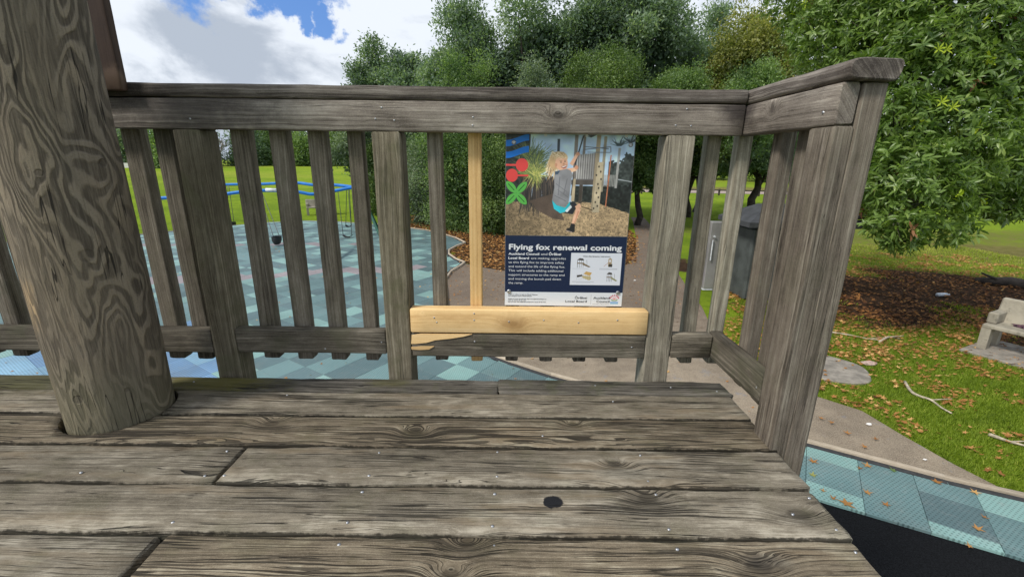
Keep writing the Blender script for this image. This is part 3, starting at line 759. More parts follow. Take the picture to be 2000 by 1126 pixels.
plank('joist', (-3.2, -1.45, -TH - .075), (.66, -1.45, -TH - .075), .04, .14, M_under, deck, st=.4)
s1 = 2.773
npx = [(600 + a / s1, 720 + b_ / s1) for a, b_ in ((390, 453), (335, 577), (1030, 450), (1028, 582), (298, 665), (218, 830), (1015, 676), (1003, 850), (172, 950), (1012, 957), (1803, 467), (1845, 608), (1560, 90), (1275, 362), (1888, 680), (1656, 176))]
npx += [(1200 + a / s1, 720 + b_ / s1) for a, b_ in ((1055, 698), (1200, 870), (965, 786), (295, 868), (340, 975), (1305, 992), (305, 100), (555, 122))]
npx += [(a / s1, 720 + b_ / s1) for a, b_ in ((937, 830), (1110, 578), (1215, 577), (1230, 445), (440, 560), (1050, 70), (1555, 142))]
for (x, y) in npx:
    p = W2(x, y)
    for (o, k, lo, hi) in boards:
        if rows[k][1] < p.y < rows[k][0] and lo < p.x < hi:
            nail(o, (p.x, p.y, .0012), r=.0038 if p.y < -.35 else .0030); break

# ------------------------------------------------------------------ round pole
pol = MB(); N = 56; zs = list(np.linspace(GZ - .1, -.2, 8)) + list(np.linspace(-.12, 2.6, 70)); V = []; Fc = []
for z in zs:
    for k in range(N):
        an = 2 * math.pi * k / N; d = Vector((math.cos(an), math.sin(an)))
        r_ = pole_r(z) + .0035 * mnoise.noise(Vector((d.x * 2, d.y * 2, z * 2.2))) + .0015 * mnoise.noise(Vector((d.x * 9, d.y * 9, z * 4)))
        V.append((PC.x + d.x * r_, PC.y + d.y * r_, z))
for i in range(len(zs) - 1):
    for k in range(N): Fc.append((i * N + k, i * N + (k + 1) % N, (i + 1) * N + (k + 1) % N, (i + 1) * N + k))
Fc.append(tuple((len(zs) - 1) * N + k for k in range(N)))
po = pmesh('timber_pole', V, Fc, pole_mat(), None, True)
tag(po, 'thick round timber pole with swirling grain rising through the deck', 'pole')

# brown stained roof post fixed to the pole
bp = plank('roof_post', (-1.256, -.019, 2.6), (-1.256, -.019, .956), .166, .024, M_brown, None, side=(0, -1, 0), rnd_e=.004, wob=.001, endw=.006)
tag(bp, 'dark brown stained timber post with a split bare foot, behind the round pole', 'post')

# ------------------------------------------------------------------ railing
rail = empty('timber_railing', (0, 0, 0), 'weathered grey timber railing with upright slats along two sides of the deck', 'railing')


def rp(name, a, b_, mat, side=(0, 0, 1), **kw):
    """timber with corners a,b (axis aligned box); runs along its longest side"""
    a = Vector(a); b_ = Vector(b_); c = (a + b_) / 2; d = b_ - a
    ax = max(range(3), key=lambda i: abs(d[i])); oth = [i for i in range(3) if i != ax]
    p0 = c.copy(); p1 = c.copy(); p0[ax] = a[ax]; p1[ax] = b_[ax]
    sidev = Vector((0, 0, 0)); 
    if ax == 2: sidev = Vector((0, -1, 0)); h = abs(d[1]); w_ = abs(d[0])
    elif ax == 0: sidev = Vector((0, 0, 1)); h = abs(d[2]); w_ = abs(d[1])
    else: sidev = Vector((0, 0, 1)); h = abs(d[2]); w_ = abs(d[0])
    return plank(name, p0, p1, w_, h, mat, rail, side=sidev, **kw)


RT0, RT1, RT2 = .851, .941, .983
tr1 = rp('top_rail', (-3.2, 0, RT0), (.7225, .045, RT1), M_rail, rnd_e=.004, wob=.0015)
tr2 = rp('top_rail', (.726, .043, RT0), (.771, -.402, RT1), M_rail, rnd_e=.007, wob=.002)
rp('cap_rail', (-3.2, -.003, RT1 + .002), (.7225, .132, RT2), M_cap, rnd_e=.007, wob=.0022)
rp('cap_rail', (.7255, .130, RT1 + .002), (.84, -.425, RT2 + .002), M_cap, rnd_e=.012, wob=.0035)
# posts: full section below the rail, halved behind it
def post(x0, x1, y0, y1, mat, rebate):
    o = rp('post', (x0, y0, GZ - .1), (x1, y1, RT0 - .0015), mat, st=.12, rnd_e=.004)
    return o


P2 = post(-1.071, -.985, .0, .09, M_post, 0); P1 = post(-.446, -.357, .0, .09, M_post, 0); P3 = post(.486, .577, .0, .09, M_pale, 0)
P0 = post(-2.15, -2.06, .0, .09, M_post, 0)
rp('post', (.7275, -.4045, GZ - .1), (.7728, -.318, RT0 - .002), M_corner, st=.06, rnd_e=.002, wob=.0008)
rp('post', (.7735, -.405, GZ - .1), (.829, -.3185, RT1), M_corner, st=.06, rnd_e=.003, wob=.001)
for (a, b_) in ((-1.069, -.987), (-.444, -.359), (.488, .575)):
    rp('post', (a, .047, RT0 - .001), (b_, .09, RT1), M_post, st=.2)
# bottom rails between the posts
LZ0, LZ1 = .088, .176
br0 = rp('bottom_rail', (-3.2, -.002, LZ0), (-2.152, .043, LZ1), M_low)
br1 = rp('bottom_rail', (-2.058, -.002, LZ0), (-1.073, .043, LZ1), M_low, rnd_e=.007, wob=.002)
br2 = rp('bottom_rail', (-.983, -.002, LZ0 + .002), (-.448, .043, LZ1 + .004), M_low, rnd_e=.007, wob=.002)
br3 = rp('bottom_rail', (-.354, -.002, LZ0 - .004), (.484, .043, LZ1 - .003), M_low, wob=.002)
br4 = rp('bottom_rail', (.579, -.002, LZ0), (.7225, .043, LZ1), M_low)
br5 = rp('bottom_rail', (.726, .041, LZ0), (.771, -.316, LZ1 + .004), M_low, rnd_e=.006, wob=.002)
beam = rp('bottom_rail', (-.3545, -.006, .1775), (.484, .042, .2645), M_new, rnd_e=.003, wob=.0006)
beam['label'] = 'new pale pine rail fixed above the old split bottom rail'
# torn fresh wood at the end of the old rail
def splinter(pts, th=.003):
    V = []; n = len(pts)
    for (x, y) in pts:
        p = at(x, y, 1, -.0045); V.append(p)
    W_ = [Vector((p.x, p.y + .006, p.z)) for p in V]
    c = sum(V, Vector()) / n
    Fc = [tuple(range(n))] + [(i, i + n, (i + 1) % n + n, (i + 1) % n) for i in range(n)]
    o = pmesh('splinter', V + W_, [f[::-1] for f in Fc], M_new, br3); bpy.context.view_layer.update()
    o.matrix_parent_inverse = br3.matrix_world.inverted()
    o['label'] = 'torn pale wood at the split end of the old rail'


bpy.context.view_layer.update()
splinter([(804, 654), (822, 651.5), (922, 652.5), (905, 657), (880, 661), (850, 664), (833, 669), (812, 671), (803, 671)])
splinter([(803, 678), (822, 676), (848, 676), (838, 682), (820, 683), (804, 682)])
BZ0 = .044
bals = [(-2.93, 0), (-2.8, 0), (-2.67, 0), (-2.54, 0), (-2.41, 0), (-2.28, 0), (-1.985, 0), (-1.86, 1), (-1.755, 0), (-1.63, 0), (-1.50, 0), (-1.275, 0), (-1.169, 0), (-.920, 0), (-.794, 0), (-.669, 0), (-.540, 0), (-.280, 0), (-.018, 2), (.110, 2), (.235, 2), (.355, 2)]
for x, kd_ in bals:
    w_ = .047 if x > -.6 else .056
    m_ = M_bal
    rp('baluster', (x, .047, BZ0 + rnd.uniform(-.004, .004)), (x + w_, .092, RT1), m_, st=.06, rnd_e=.003, wob=.001)
o = rp('baluster', (-.146, .047, BZ0), (-.104, .092, RT1), M_new2, st=.06, rnd_e=.002, wob=.0004); o['label'] = 'new pale pine slat'
for x in (.637, .739):
    rp('baluster', (x, .047, BZ0), (x + .044, .092, RT1), M_pale, st=.06, rnd_e=.003, wob=.001)
for y in (-.082, -.200):
    rp('baluster', (.773, y - .045, BZ0), (.818, y, RT1), M_corner, st=.06, rnd_e=.003, wob=.001)
for (x, y) in ((745, 210), (733, 232), (770, 235), (924, 229), (923, 245), (1342, 213), (1320, 245), (1350, 246), (371, 232)):
    nail(tr1, at(x, y, 1, -.0004), (0, -1, 0), .0032)
for (x, y) in ((848, 620), (853, 629), (926, 612), (926, 625), (994, 628), (1062, 625), (1130, 630), (1206, 625)):
    nail(beam, at(x, y, 1, -.0062), (0, -1, 0), .0032)
for (x, y) in ((927, 667), (1234, 678)): nail(br3, at(x, y, 1, -.0025), (0, -1, 0), .0032)
for (x, y) in ((635, 681), (745, 668)): nail(br2, at(x, y, 1, -.0025), (0, -1, 0), .0028)
nail(tr2, at(1607, 220, 0, .7255), (-1, 0, 0), .004); nail(br5, at(1477, 756, 0, .7255), (-1, 0, 0), .0036)
# ------------------------------------------------------------------ information sign on the slats
SX0, SX1, SZ0, SZ1 = -.0225, .3985, .268, .8515
SW, SH = SX1 - SX0, SZ1 - SZ0
PWID, PHEI = 880, int(880 * SH / SW)
img = np.zeros((PHEI, PWID, 3), np.float32)
NAVY = (24, 38, 70)
yy, xx = np.mgrid[0:PHEI, 0:PWID].astype(np.float32)
prng = np.random.default_rng(3)


def sm(shape, cell, seed):
    r = np.random.default_rng(seed); h, w_ = shape; a = r.random((h // cell + 3, w_ // cell + 3))
    y_ = np.arange(h) / cell; x_ = np.arange(w_) / cell; y0 = y_.astype(int); x0 = x_.astype(int); fy = (y_ - y0)[:, None]; fx = (x_ - x0)[None, :]
    fy = fy * fy * (3 - 2 * fy); fx = fx * fx * (3 - 2 * fx)
    return (a[y0][:, x0] * (1 - fy) * (1 - fx) + a[y0 + 1][:, x0] * fy * (1 - fx) + a[y0][:, x0 + 1] * (1 - fy) * fx + a[y0 + 1][:, x0 + 1] * fy * fx)


# print coordinates are read in a 0..1483 x 0..1126 frame of the picture half: origin 45,35; the picture is 1355 x 1030 there
QX = PWID / 1345.0; QY = (PHEI * .568) / 1032.0


def tr(p): return ((p[0] - 45) * QX, (p[1] - 35) * QY)


def poly(pts, col, noise_=0.0, raw=False, alpha=1.0):
    P = [tuple(q) if raw else tr(q) for q in pts]
    x0 = max(0, int(min(q[0] for q in P)) - 1); x1 = min(PWID, int(max(q[0] for q in P)) + 2); y0 = max(0, int(min(q[1] for q in P)) - 1); y1 = min(PHEI, int(max(q[1] for q in P)) + 2)
    if x1 <= x0 or y1 <= y0: return
    k = inpoly(xx[y0:y1, x0:x1] + .5, yy[y0:y1, x0:x1] + .5, P); c = np.array(col, np.float32)
    sub = img[y0:y1, x0:x1]; cc = np.broadcast_to(c, sub.shape)
    if noise_: cc = cc * (1 + noise_ * (prng.random(sub.shape[:2])[..., None] - .5) * 2)
    sub[k] = sub[k] * (1 - alpha) + cc[k] * alpha


def ell(cx, cy, rx, ry, col, n=28, rot=0.0, **kw):
    poly([(cx + rx * math.cos(a) * math.cos(rot) - ry * math.sin(a) * math.sin(rot), cy + rx * math.cos(a) * math.sin(rot) + ry * math.sin(a) * math.cos(rot)) for a in [2 * math.pi * i / n for i in range(n)]], col, **kw)


def line(a, b_, w0, col, w1=None, **kw):
    w1 = w0 if w1 is None else w1; dx, dy = b_[0] - a[0], b_[1] - a[1]; L = math.hypot(dx, dy) + 1e-6; nx_, ny_ = -dy / L, dx / L
    poly([(a[0] + nx_ * w0 / 2, a[1] + ny_ * w0 / 2), (b_[0] + nx_ * w1 / 2, b_[1] + ny_ * w1 / 2), (b_[0] - nx_ * w1 / 2, b_[1] - ny_ * w1 / 2), (a[0] - nx_ * w0 / 2, a[1] - ny_ * w0 / 2)], col, **kw)


ph_h = int(PHEI * .568)
n1 = sm((PHEI, PWID), 60, 1); n2 = sm((PHEI, PWID), 14, 2); n3 = sm((PHEI, PWID), 5, 4); n4 = prng.random((PHEI, PWID))
skyc = np.array((176, 200, 226)) + (n1[..., None] - .5) * 26; img[:] = skyc
fol = (np.array((52, 58, 56)) * (0.55 + 0.9 * n2[..., None]))
gy_ = (yy / QY + 35); gx_ = xx / QX + 45
mask = (gx_ > 1130) & (gy_ > 190 + 110 * n1 + 60 * n2 - (gx_ - 1150) * .15); img[mask] = fol[mask]
mask = (gx_ < 300) & (gy_ < 720); img[mask] = (fol * .8)[mask]
mask = (gx_ > 180) & (gx_ < 310) & (gy_ > 190) & (gy_ < 420) & (n2 > .5); img[mask] = (196, 206, 214)
mask = (gy_ > 540) & (gy_ < 720) & (gx_ > 760) & (gx_ < 1010); img[mask] = (fol * .75)[mask]
mask = (gy_ > 520 + 30 * n2) & (gx_ > 1050) & (gy_ < 800); img[mask] = (fol * .62)[mask]
edge = 700 + np.clip(gx_ - 1000, 0, 500) * .28 + 14 * n2
ch = np.array((196, 168, 130)) * (0.66 + .30 * n2[..., None] + .34 * n3[..., None] * n4[..., None]); dk = np.clip(1 - (gx_ - 150) / 700, 0, 1)[..., None] * .28
ch = ch * (1 - dk)
mask = gy_ > edge; img[mask] = ch[mask]
mask = mask & (n3 > .68); img[mask] = img[mask] * .62
line((595, 80), (595, 200), 26, (60, 66, 74))
for x_, w_ in ((780, 36), (865, 26)): line((x_, 40), (x_ - 10, 700), w_, (120, 112, 104), noise_=.1)
for k in range(36):
    a = prng.uniform(-2.9, -.2); L = prng.uniform(50, 120); line((1230 + prng.uniform(-20, 20), 140), (1230 + L * math.cos(a), 140 + L * math.sin(a) * .8), 7, (58, 72, 74), 2)
    line((1345, 110), (1345 + L * math.cos(a), 110 + L * math.sin(a) * .8), 7, (56, 66, 72), 2)
    line((930, 60), (930 + L * .7 * math.cos(a), 60 + L * .7 * math.sin(a)), 6, (70, 76, 80), 2)
line((1235, 160), (1222, 560), 26, (150, 150, 148), noise_=.15)
# climbing deck
poly([(790, 235), (985, 210), (985, 480), (780, 480)], (96, 92, 92))
for k in range(8):
    x_ = 800 + k * 24; line((x_, 228 - k * 2), (x_ - 2, 470), 16, (172 - 4 * k, 170 - 4 * k, 168 - 4 * k), noise_=.08)
for k in range(9): line((1092 + k * 16, 425), (1090 + k * 16, 545), 10, (150, 150, 146), noise_=.1)
poly([(745, 480), (1000, 480), (1000, 530), (745, 530)], (78, 72, 68)); line((850, 530), (848, 720), 34, (66, 58, 52)); line((775, 470), (768, 700), 34, (176, 160, 132), noise_=.1)
line((1012, 40), (992, 800), 44, (150, 136, 112), noise_=.12); line((1082, 50), (1070, 600), 30, (138, 130, 112), noise_=.12)
poly([(1015, 300), (1075, 300), (1060, 812), (985, 812)], (182, 168, 140), noise_=.08)
for (a, b_) in ((1030, 345), (1052, 395), (1008, 430), (1060, 470), (1030, 520), (1040, 560), (1020, 610), (1044, 655), (1014, 705), (1038, 745), (1000, 770)): ell(a, b_, 8, 11, (50, 44, 40))
for (a, b_) in (((850, 180), (1140, 150)), ((860, 150), (1120, 170)), ((1140, 150), (1145, 205)), ((900, 205), (1140, 205))): line(a, b_, 7, (92, 96, 104))
line((1150, 230), (1128, 750), 12, (196, 118, 84)); line((1240, 470), (1400, 495), 7, (190, 196, 204)); line((860, 750), (990, 790), 10, (80, 66, 50))
# flax bush
for k in range(330):
    a = prng.uniform(-3.0, -.1); L = prng.uniform(90, 250); o_ = (330 + prng.uniform(-60, 60), 300 + prng.uniform(-60, 180)); c_ = ((96, 112, 66), (130, 140, 70), (70, 86, 60), (60, 74, 60))[k % 4]
    line(o_, (o_[0] + L * math.cos(a), o_[1] + L * math.sin(a) * .9), 9, c_, 2)
for k in range(240):
    x_ = prng.uniform(240, 560); y_ = prng.uniform(430, 560); line((x_, y_), (x_ + prng.uniform(-30, 30) + (x_ - 400) * .3, y_ + prng.uniform(160, 330)), 13, ((52, 46, 46), (66, 58, 54), (38, 36, 38), (88, 76, 66))[k % 4], 4)
poly([(300, 700), (560, 620), (690, 900), (560, 880), (400, 800)], (84, 70, 62), noise_=.25)
for k in range(150):
    a = prng.uniform(-3.3, .25) if k % 3 else prng.uniform(.8, 2.4); L = prng.uniform(80, 175); o_ = (335 + prng.uniform(-30, 60), 430 + prng.uniform(-50, 30)); line(o_, (o_[0] + L * math.cos(a), o_[1] + L * math.sin(a)), 9, ((170, 168, 84), (196, 190, 110), (120, 134, 70), (92, 108, 62), (140, 146, 80))[k % 5], 2)
# child hanging from the rope
line((850, 45), (775, 330), 13, (44, 44, 50)); line((775, 330), (748, 640), 9, (66, 62, 62))
SK = (222, 172, 142); SKd = (196, 140, 112)
line((735, 330), (800, 215), 40, SK, 30); line((690, 395), (790, 372), 52, SK, 34); ell(800, 222, 22, 18, SKd); ell(792, 356, 20, 22, SKd)
for k in range(120):
    o_ = (prng.uniform(510, 600), prng.uniform(230, 400)); line(o_, (o_[0] - prng.uniform(5, 60), o_[1] + prng.uniform(50, 130)), 9, ((214, 190, 150), (188, 156, 112), (230, 212, 176), (150, 120, 90))[k % 4], 3)
ell(600, 262, 96, 62, (206, 176, 132)); ell(560, 300, 60, 80, (190, 158, 116)); ell(633, 315, 66, 78, SK, rot=-.25)
for k in range(60): line((prng.uniform(520, 660), prng.uniform(200, 240)), (prng.uniform(500, 690), prng.uniform(235, 285)), 6, ((216, 190, 148), (176, 142, 100), (232, 214, 180))[k % 3], 2)
ell(668, 298, 7, 5, (70, 50, 44)); ell(626, 306, 7, 5, (70, 50, 44)); line((610, 294), (640, 290), 5, (160, 120, 90)); line((655, 286), (682, 286), 5, (160, 120, 90)); ell(657, 322, 9, 12, SKd); poly([(628, 352), (690, 330), (684, 356), (655, 370)], (150, 74, 70)); poly([(634, 352), (688, 334), (682, 345), (650, 358)], (246, 240, 232)); ell(575, 335, 13, 20, SKd)
poly([(570, 400), (620, 385), (690, 370), (730, 385), (760, 430), (745, 470), (728, 700), (690, 760), (600, 740), (545, 690), (565, 560), (560, 450)], (128, 128, 132), noise_=.04)
poly([(565, 400), (620, 388), (600, 425), (570, 430)], (60, 76, 96))
for (a, b_, c_) in (((620, 450), (610, 640), 8), ((700, 470), (670, 620), 8), ((580, 520), (700, 600), 6), ((570, 640), (700, 700), 7), ((600, 580), (720, 660), 5)): line(a, b_, c_, (98, 98, 104))
poly([(545, 690), (600, 742), (690, 765), (735, 705), (770, 720), (760, 790), (640, 825), (570, 780)], (42, 178, 196), noise_=.04); poly([(740, 705), (800, 712), (820, 745), (775, 835), (680, 820), (745, 770)], (34, 36, 44)); poly([(690, 800), (750, 735), (765, 760), (715, 815)], (206, 214, 216))
line((820, 735), (845, 770), 62, SK, 56); line((838, 770), (785, 935), 56, SK, 36); line((838, 800), (800, 930), 16, SKd, 10)
poly([(765, 930), (805, 935), (808, 1020), (780, 1028), (715, 1012), (712, 990), (750, 975)], (34, 32, 36)); line((715, 1008), (780, 1025), 9, (170, 150, 140))
ph = img[:ph_h].copy()
for _ in range(4): ph = (ph + np.roll(ph, 1, 0) + np.roll(ph, -1, 0) + np.roll(ph, 1, 1) + np.roll(ph, -1, 1)) / 5
sh_ = (0.90 + .20 * sm((PHEI, PWID), 40, 9) * (0.5 + sm((PHEI, PWID), 90, 10)))[:ph_h, :, None]; img[:ph_h] = np.clip(ph * sh_ * 1.06 + (prng.random((ph_h, PWID, 1)) - .5) * 12 + 10, 0, 252)
# emblem shapes on the left
BL = (28, 128, 228)
def band(y0):
    top = []; bot = []
    for k in range(21):
        u = k / 20; x_ = 45 + u * 240; y_ = y0 + 30 * math.cos(u * 3.0) * 1.0; top.append((x_, y_)); bot.append((x_, y_ + 62))
    poly(top + bot[::-1], BL)
band(66); band(180)
RD = (232, 78, 76)
ell(215, 338, 66, 66, RD); line((45, 338), (170, 338), 20, RD); ell(110, 442, 64, 66, RD); line((150, 442), (285, 442), 18, RD)
GRN = (96, 184, 84)
for (cx_, cy_, ro_) in ((105, 560, .80), (215, 565, -.80), (105, 678, -.78), (215, 680, .78)):
    pts = []
    for k in range(24):
        a = 2 * math.pi * k / 24; rx = 78 * math.cos(a); ry = 34 * math.sin(a) * (1 - .12 * math.cos(2 * a)); pts.append((cx_ + rx * math.cos(ro_) - ry * math.sin(ro_), cy_ + rx * math.sin(ro_) + ry * math.cos(ro_)))
    poly(pts, GRN); line((cx_ - 46 * math.cos(ro_), cy_ - 46 * math.sin(ro_)), (cx_ + 46 * math.cos(ro_), cy_ + 46 * math.sin(ro_)), 7, (22, 60, 30))
# lower half
img[ph_h:] = NAVY; f0 = int(PHEI * .914); img[f0:] = (222, 228, 236)
def fr(x, y): return (x * PWID, y * PHEI)
def rpoly(pts, c, **k): poly([fr(*p) for p in pts], c, raw=True, **k)
rpoly([(.548, .668), (.972, .668), (.972, .866), (.548, .866)], (226, 230, 240))
def rline(a, b_, w_, c):
    a = fr(*a); b_ = fr(*b_); dx, dy = b_[0] - a[0], b_[1] - a[1]; L = math.hypot(dx, dy) + 1e-6; nx_, ny_ = -dy / L * w_ / 2, dx / L * w_ / 2
    poly([(a[0] + nx_, a[1] + ny_), (b_[0] + nx_, b_[1] + ny_), (b_[0] - nx_, b_[1] - ny_), (a[0] - nx_, a[1] - ny_)], c, raw=True)
TB = (128, 112, 92); TD = (70, 66, 64)
for (ox, oy, kd_) in ((.60, .70, 0), (.86, .70, 1), (.61, .785, 2), (.855, .785, 3)):
    if kd_ in (0, 3):
        s_ = 1 if kd_ == 0 else .8
        rpoly([(ox, oy + .012), (ox + .02 * s_, oy), (ox + .05 * s_, oy + .002), (ox + .058 * s_, oy + .014)], TD)
        for k in range(4): rline((ox + .004 + k * .016 * s_, oy + .012), (ox + .004 + k * .016 * s_, oy + .058), 2.2, TD)
        rpoly([(ox, oy + .028), (ox + .06 * s_, oy + .028), (ox + .06 * s_, oy + .034), (ox, oy + .034)], TB); rpoly([(ox + .05 * s_, oy + .028), (ox + .115 * s_, oy + .052), (ox + .10 * s_, oy + .056), (ox + .045 * s_, oy + .04)], TB if kd_ == 0 else (150, 150, 110)); rline((ox + .08 * s_, oy + .01), (ox + .085 * s_, oy + .042), 1.6, TD)
    elif kd_ == 1:
        rpoly([(ox, oy + .004), (ox + .015, oy - .004), (ox + .03, oy + .004), (ox + .03, oy + .05), (ox, oy + .05)], (176, 158, 130)); rpoly([(ox + .005, oy + .034), (ox + .036, oy + .034), (ox + .036, oy + .052), (ox + .005, oy + .052)], TD); rline((ox - .035, oy + .05), (ox + .003, oy + .024), 3, (190, 150, 130)); rpoly([(ox + .007, oy + .008), (ox + .022, oy + .008), (ox + .022, oy + .022), (ox + .007, oy + .022)], (226, 226, 230))
    else:
        rpoly([(ox + .05, oy + .012), (ox + .07, oy - .004), (ox + .12, oy + .004), (ox + .105, oy + .024)], (206, 168, 104)); rpoly([(ox + .04, oy + .022), (ox + .11, oy + .026), (ox + .115, oy + .044), (ox + .10, oy + .052), (ox + .04, oy + .036)], (196, 182, 138)); rpoly([(ox - .005, oy + .02), (ox + .04, oy + .016), (ox + .04, oy + .026), (ox - .005, oy + .034)], TD)
        for k in range(7): rline((ox - .005 + k * .018, oy + .01), (ox - .005 + k * .018, oy + .05), 1.1, (150, 146, 140))
for (x0_, x1_, y_) in ((.565, .70, .764), (.79, .94, .763), (.79, .94, .769), (.565, .75, .846), (.60, .72, .852)): rline((x0_, y_), (x1_, y_), 1.6, (120, 122, 132))
rline((.735, .925), (.735, .99), 1.6, (150, 156, 166))
lx, ly = .935, .952
for k in range(7):
    a = math.pi * (1 + (k + .5) / 7); c_ = (lx + .036 * math.cos(a), ly + .022 * math.sin(a)); poly([(fr(*c_)[0] + 5.5 * math.cos(q), fr(*c_)[1] + 5.5 * math.sin(q)) for q in [k2 * .9 for k2 in range(7)]], (190, 44, 66), raw=True); rline((lx, ly + .006), c_, 2, (226, 120, 120))
rpoly([(lx - .033, ly + .003), (lx, ly + .010), (lx + .033, ly + .003), (lx + .018, ly + .014), (lx - .018, ly + .014)], (108, 150, 92))
for k in range(3): rpoly([(lx - .034, .971 + k * .006), (lx + .034, .971 + k * .006), (lx + .034, .975 + k * .006), (lx - .034, .975 + k * .006)], (60 + 30 * k, 140 + 20 * k, 214))
lin = np.clip(img / 255.0, 0, 1)
bim = bpy.data.images.new('sign_print', PWID, PHEI, alpha=False)
rgba = np.ones((PHEI, PWID, 4), np.float32); rgba[..., :3] = lin[::-1]
bim.pixels.foreach_set(rgba.ravel()); bim.update(); bim.pack()
m, t, b, out = new_mat('printed_sign_face')
tc = t.n.new('ShaderNodeTexCoord'); ti = t.n.new('ShaderNodeTexImage'); ti.image = bim; t.l.new(tc.outputs['UV'], ti.inputs[0])
c = t.mix(1.0, ti.outputs[0], (0.97, 0.97, 0.97), 'MULTIPLY'); t.put(b.inputs['Base Color'], c); b.inputs['Roughness'].default_value = .38; b.inputs['Specular IOR Level'].default_value = .4
M_face = m
M_alu = simple('brushed_sign_panel', (0.45, 0.46, 0.47), .5, .3, 30, .1, .05)
sign = empty('information_sign', ((SX0 + SX1) / 2, .04, SZ0), 'rectangular notice reading Flying fox renewal coming with photo of a child on a rope', 'sign')
mb = MB(); mb.box((SX0, .0415, SZ0), (SX1, .0445, SZ1)); pn = mb.build('panel', M_alu, sign)
o = pmesh('print', [(SX0 + .0008, .041, SZ0 + .0008), (SX1 - .0008, .041, SZ0 + .0008), (SX1 - .0008, .041, SZ1 - .0008), (SX0 + .0008, .041, SZ1 - .0008)], [(0, 1, 2, 3)], M_face, sign)
uv = o.data.uv_layers.new(name='UVMap')
for i, q in enumerate(((0, 0), (1, 0), (1, 1), (0, 1))): uv.data[i].uv = q
M_white = simple('white_print_ink', (0.76, 0.78, 0.82), .5, 0, 5, .02, 0); M_black = simple('black_print_ink', (0.02, .022, .03), .5, 0, 5, .05, 0)


def text(s, x, y, h, mat, width=None, bold=0.0, align='LEFT', name='lettering'):
    """x,y in print fractions (y of the baseline from the top); h = capital height as a fraction of the sign's height"""
    cu = bpy.data.curves.new('t', 'FONT'); cu.body = s; cu.size = 1.0; cu.align_x = align; cu.offset = 0.0; cu.resolution_u = 3
    to = bpy.data.objects.new('t', cu); C.objects.link(to); bpy.context.view_layer.update()
    dg = bpy.context.evaluated_depsgraph_get(); me = bpy.data.meshes.new_from_object(to.evaluated_get(dg)); bpy.data.objects.remove(to)
    n = len(me.vertices)
    if not n: return 0
    co = np.empty(n * 3, np.float32); me.vertices.foreach_get('co', co); co = co.reshape(-1, 3)
    k = h * SH / .70; x0, x1 = co[:, 0].min(), co[:, 0].max(); kx = k
    if width: kx = width * SW / (x1 - x0)
    base = x0 if align == 'LEFT' else (x1 if align == 'RIGHT' else (x0 + x1) / 2)
    X = SX0 + x * SW + (co[:, 0] - base) * kx; Z = SZ1 - y * SH + co[:, 1] * k
    tris = []
    me.calc_loop_triangles()
    for q in me.loop_triangles: tris.append(tuple(q.vertices))
    Vs = []; Fs = []
    offs = [(0, 0)]
    if bold: offs = [(dx * bold * SH, dz * bold * SH) for dx, dz in ((-1, 0), (1, 0), (0, .8), (0, -.8), (0, 0))]
    for q, (dx, dz) in enumerate(offs):
        nb_ = len(Vs); Vs += [(a + dx, .0406 - q * .00004, c_ + dz) for a, c_ in zip(X, Z)]; Fs += [tuple(i + nb_ for i in f) for f in tris]
    pmesh(name, Vs, Fs, mat, sign)
    return (x1 - x0) * kx / SW


text('Flying fox renewal coming', .035, .651, .0325, M_white, width=.925, bold=.0020)
bx, by, bh, ls = .030, .6835, .0135, .02555
wd = text('Auckland Council', bx, by, bh, M_white, width=.252, bold=.0009); text('and', bx + .268, by, bh, M_white, width=.052); text('Ōrākei', bx + .333, by, bh, M_white, width=.100, bold=.0009)
text('Local Board', bx, by + ls, bh, M_white, width=.168, bold=.0009); text('are making upgrades', bx + .187, by + ls, bh, M_white, width=.288)
for k, (s, w_) in enumerate((('to this flying fox to improve safety', .462), ('and extend the life of the flying fox.', .472), ('This will include adding additional', .458), ('support structures to the ramp end', .470), ('and moving the launch pad down', .442), ('the ramp.', .124))):
    text(s, bx, by + ls * (k + 2), bh, M_white, width=w_, bold=0.0)
text('Okahu Bay flying fox replacement', .76, .690, .0052, M_black, width=.225, align='CENTER', bold=.0003)
text('Ōrākei', .700, .9535, .0135, M_black, width=.103, align='RIGHT', bold=.0004); text('Local Board', .700, .976, .0135, M_black, width=.182, align='RIGHT', bold=.0004)
text('Auckland', .893, .9535, .0150, M_black, width=.138, align='RIGHT', bold=.0004); text('Council', .893, .976, .0150, M_black, width=.110, align='RIGHT', bold=.0004)
text('Te Kaunihera o Tāmaki Makaurau', .893, .988, .0042, M_black, width=.145, align='RIGHT')
for k, (s, w_) in enumerate((('E mahi ana mātou i te mahi nui Tāmaki Makaurau.', .25), ("We're doing the work for Tāmaki Makaurau.", .20), ('', 0), ('E hiahia ki te tahi atu pārongo, haere ki aucklandcouncil.govt.nz', .325), ('waea atu rānei ki 09 301 0101', .15), ('Find out more, visit aucklandcouncil.govt.nz or phone 09 301 0101', .32))):
    if s: text(s, .03, .932 + k * .0095, .0048, M_black, width=w_, bold=.0003)
for (fx_, fz_) in ((.062, .046), (.965, .052), (.036, .910), (.958, .912)):
    mb = MB(); cx_, cz_ = SX0 + fx_ * SW, SZ1 - fz_ * SH; N = 16
    V = [(cx_ + r_ * math.cos(2 * math.pi * k / N), y_, cz_ + r_ * math.sin(2 * math.pi * k / N)) for (r_, y_) in ((.0072, .0408), (.0072, .0385), (.0045, .0368), (.0028, .0368), (.0024, .0378)) for k in range(N)]
    Fc = [(a * N + k, (a + 1) * N + k, (a + 1) * N + (k + 1) % N, a * N + (k + 1) % N) for a in range(4) for k in range(N)] + [tuple(4 * N + k for k in range(N))]
    mb.add(V, Fc); mb.build('bolt', M_nail, sign)
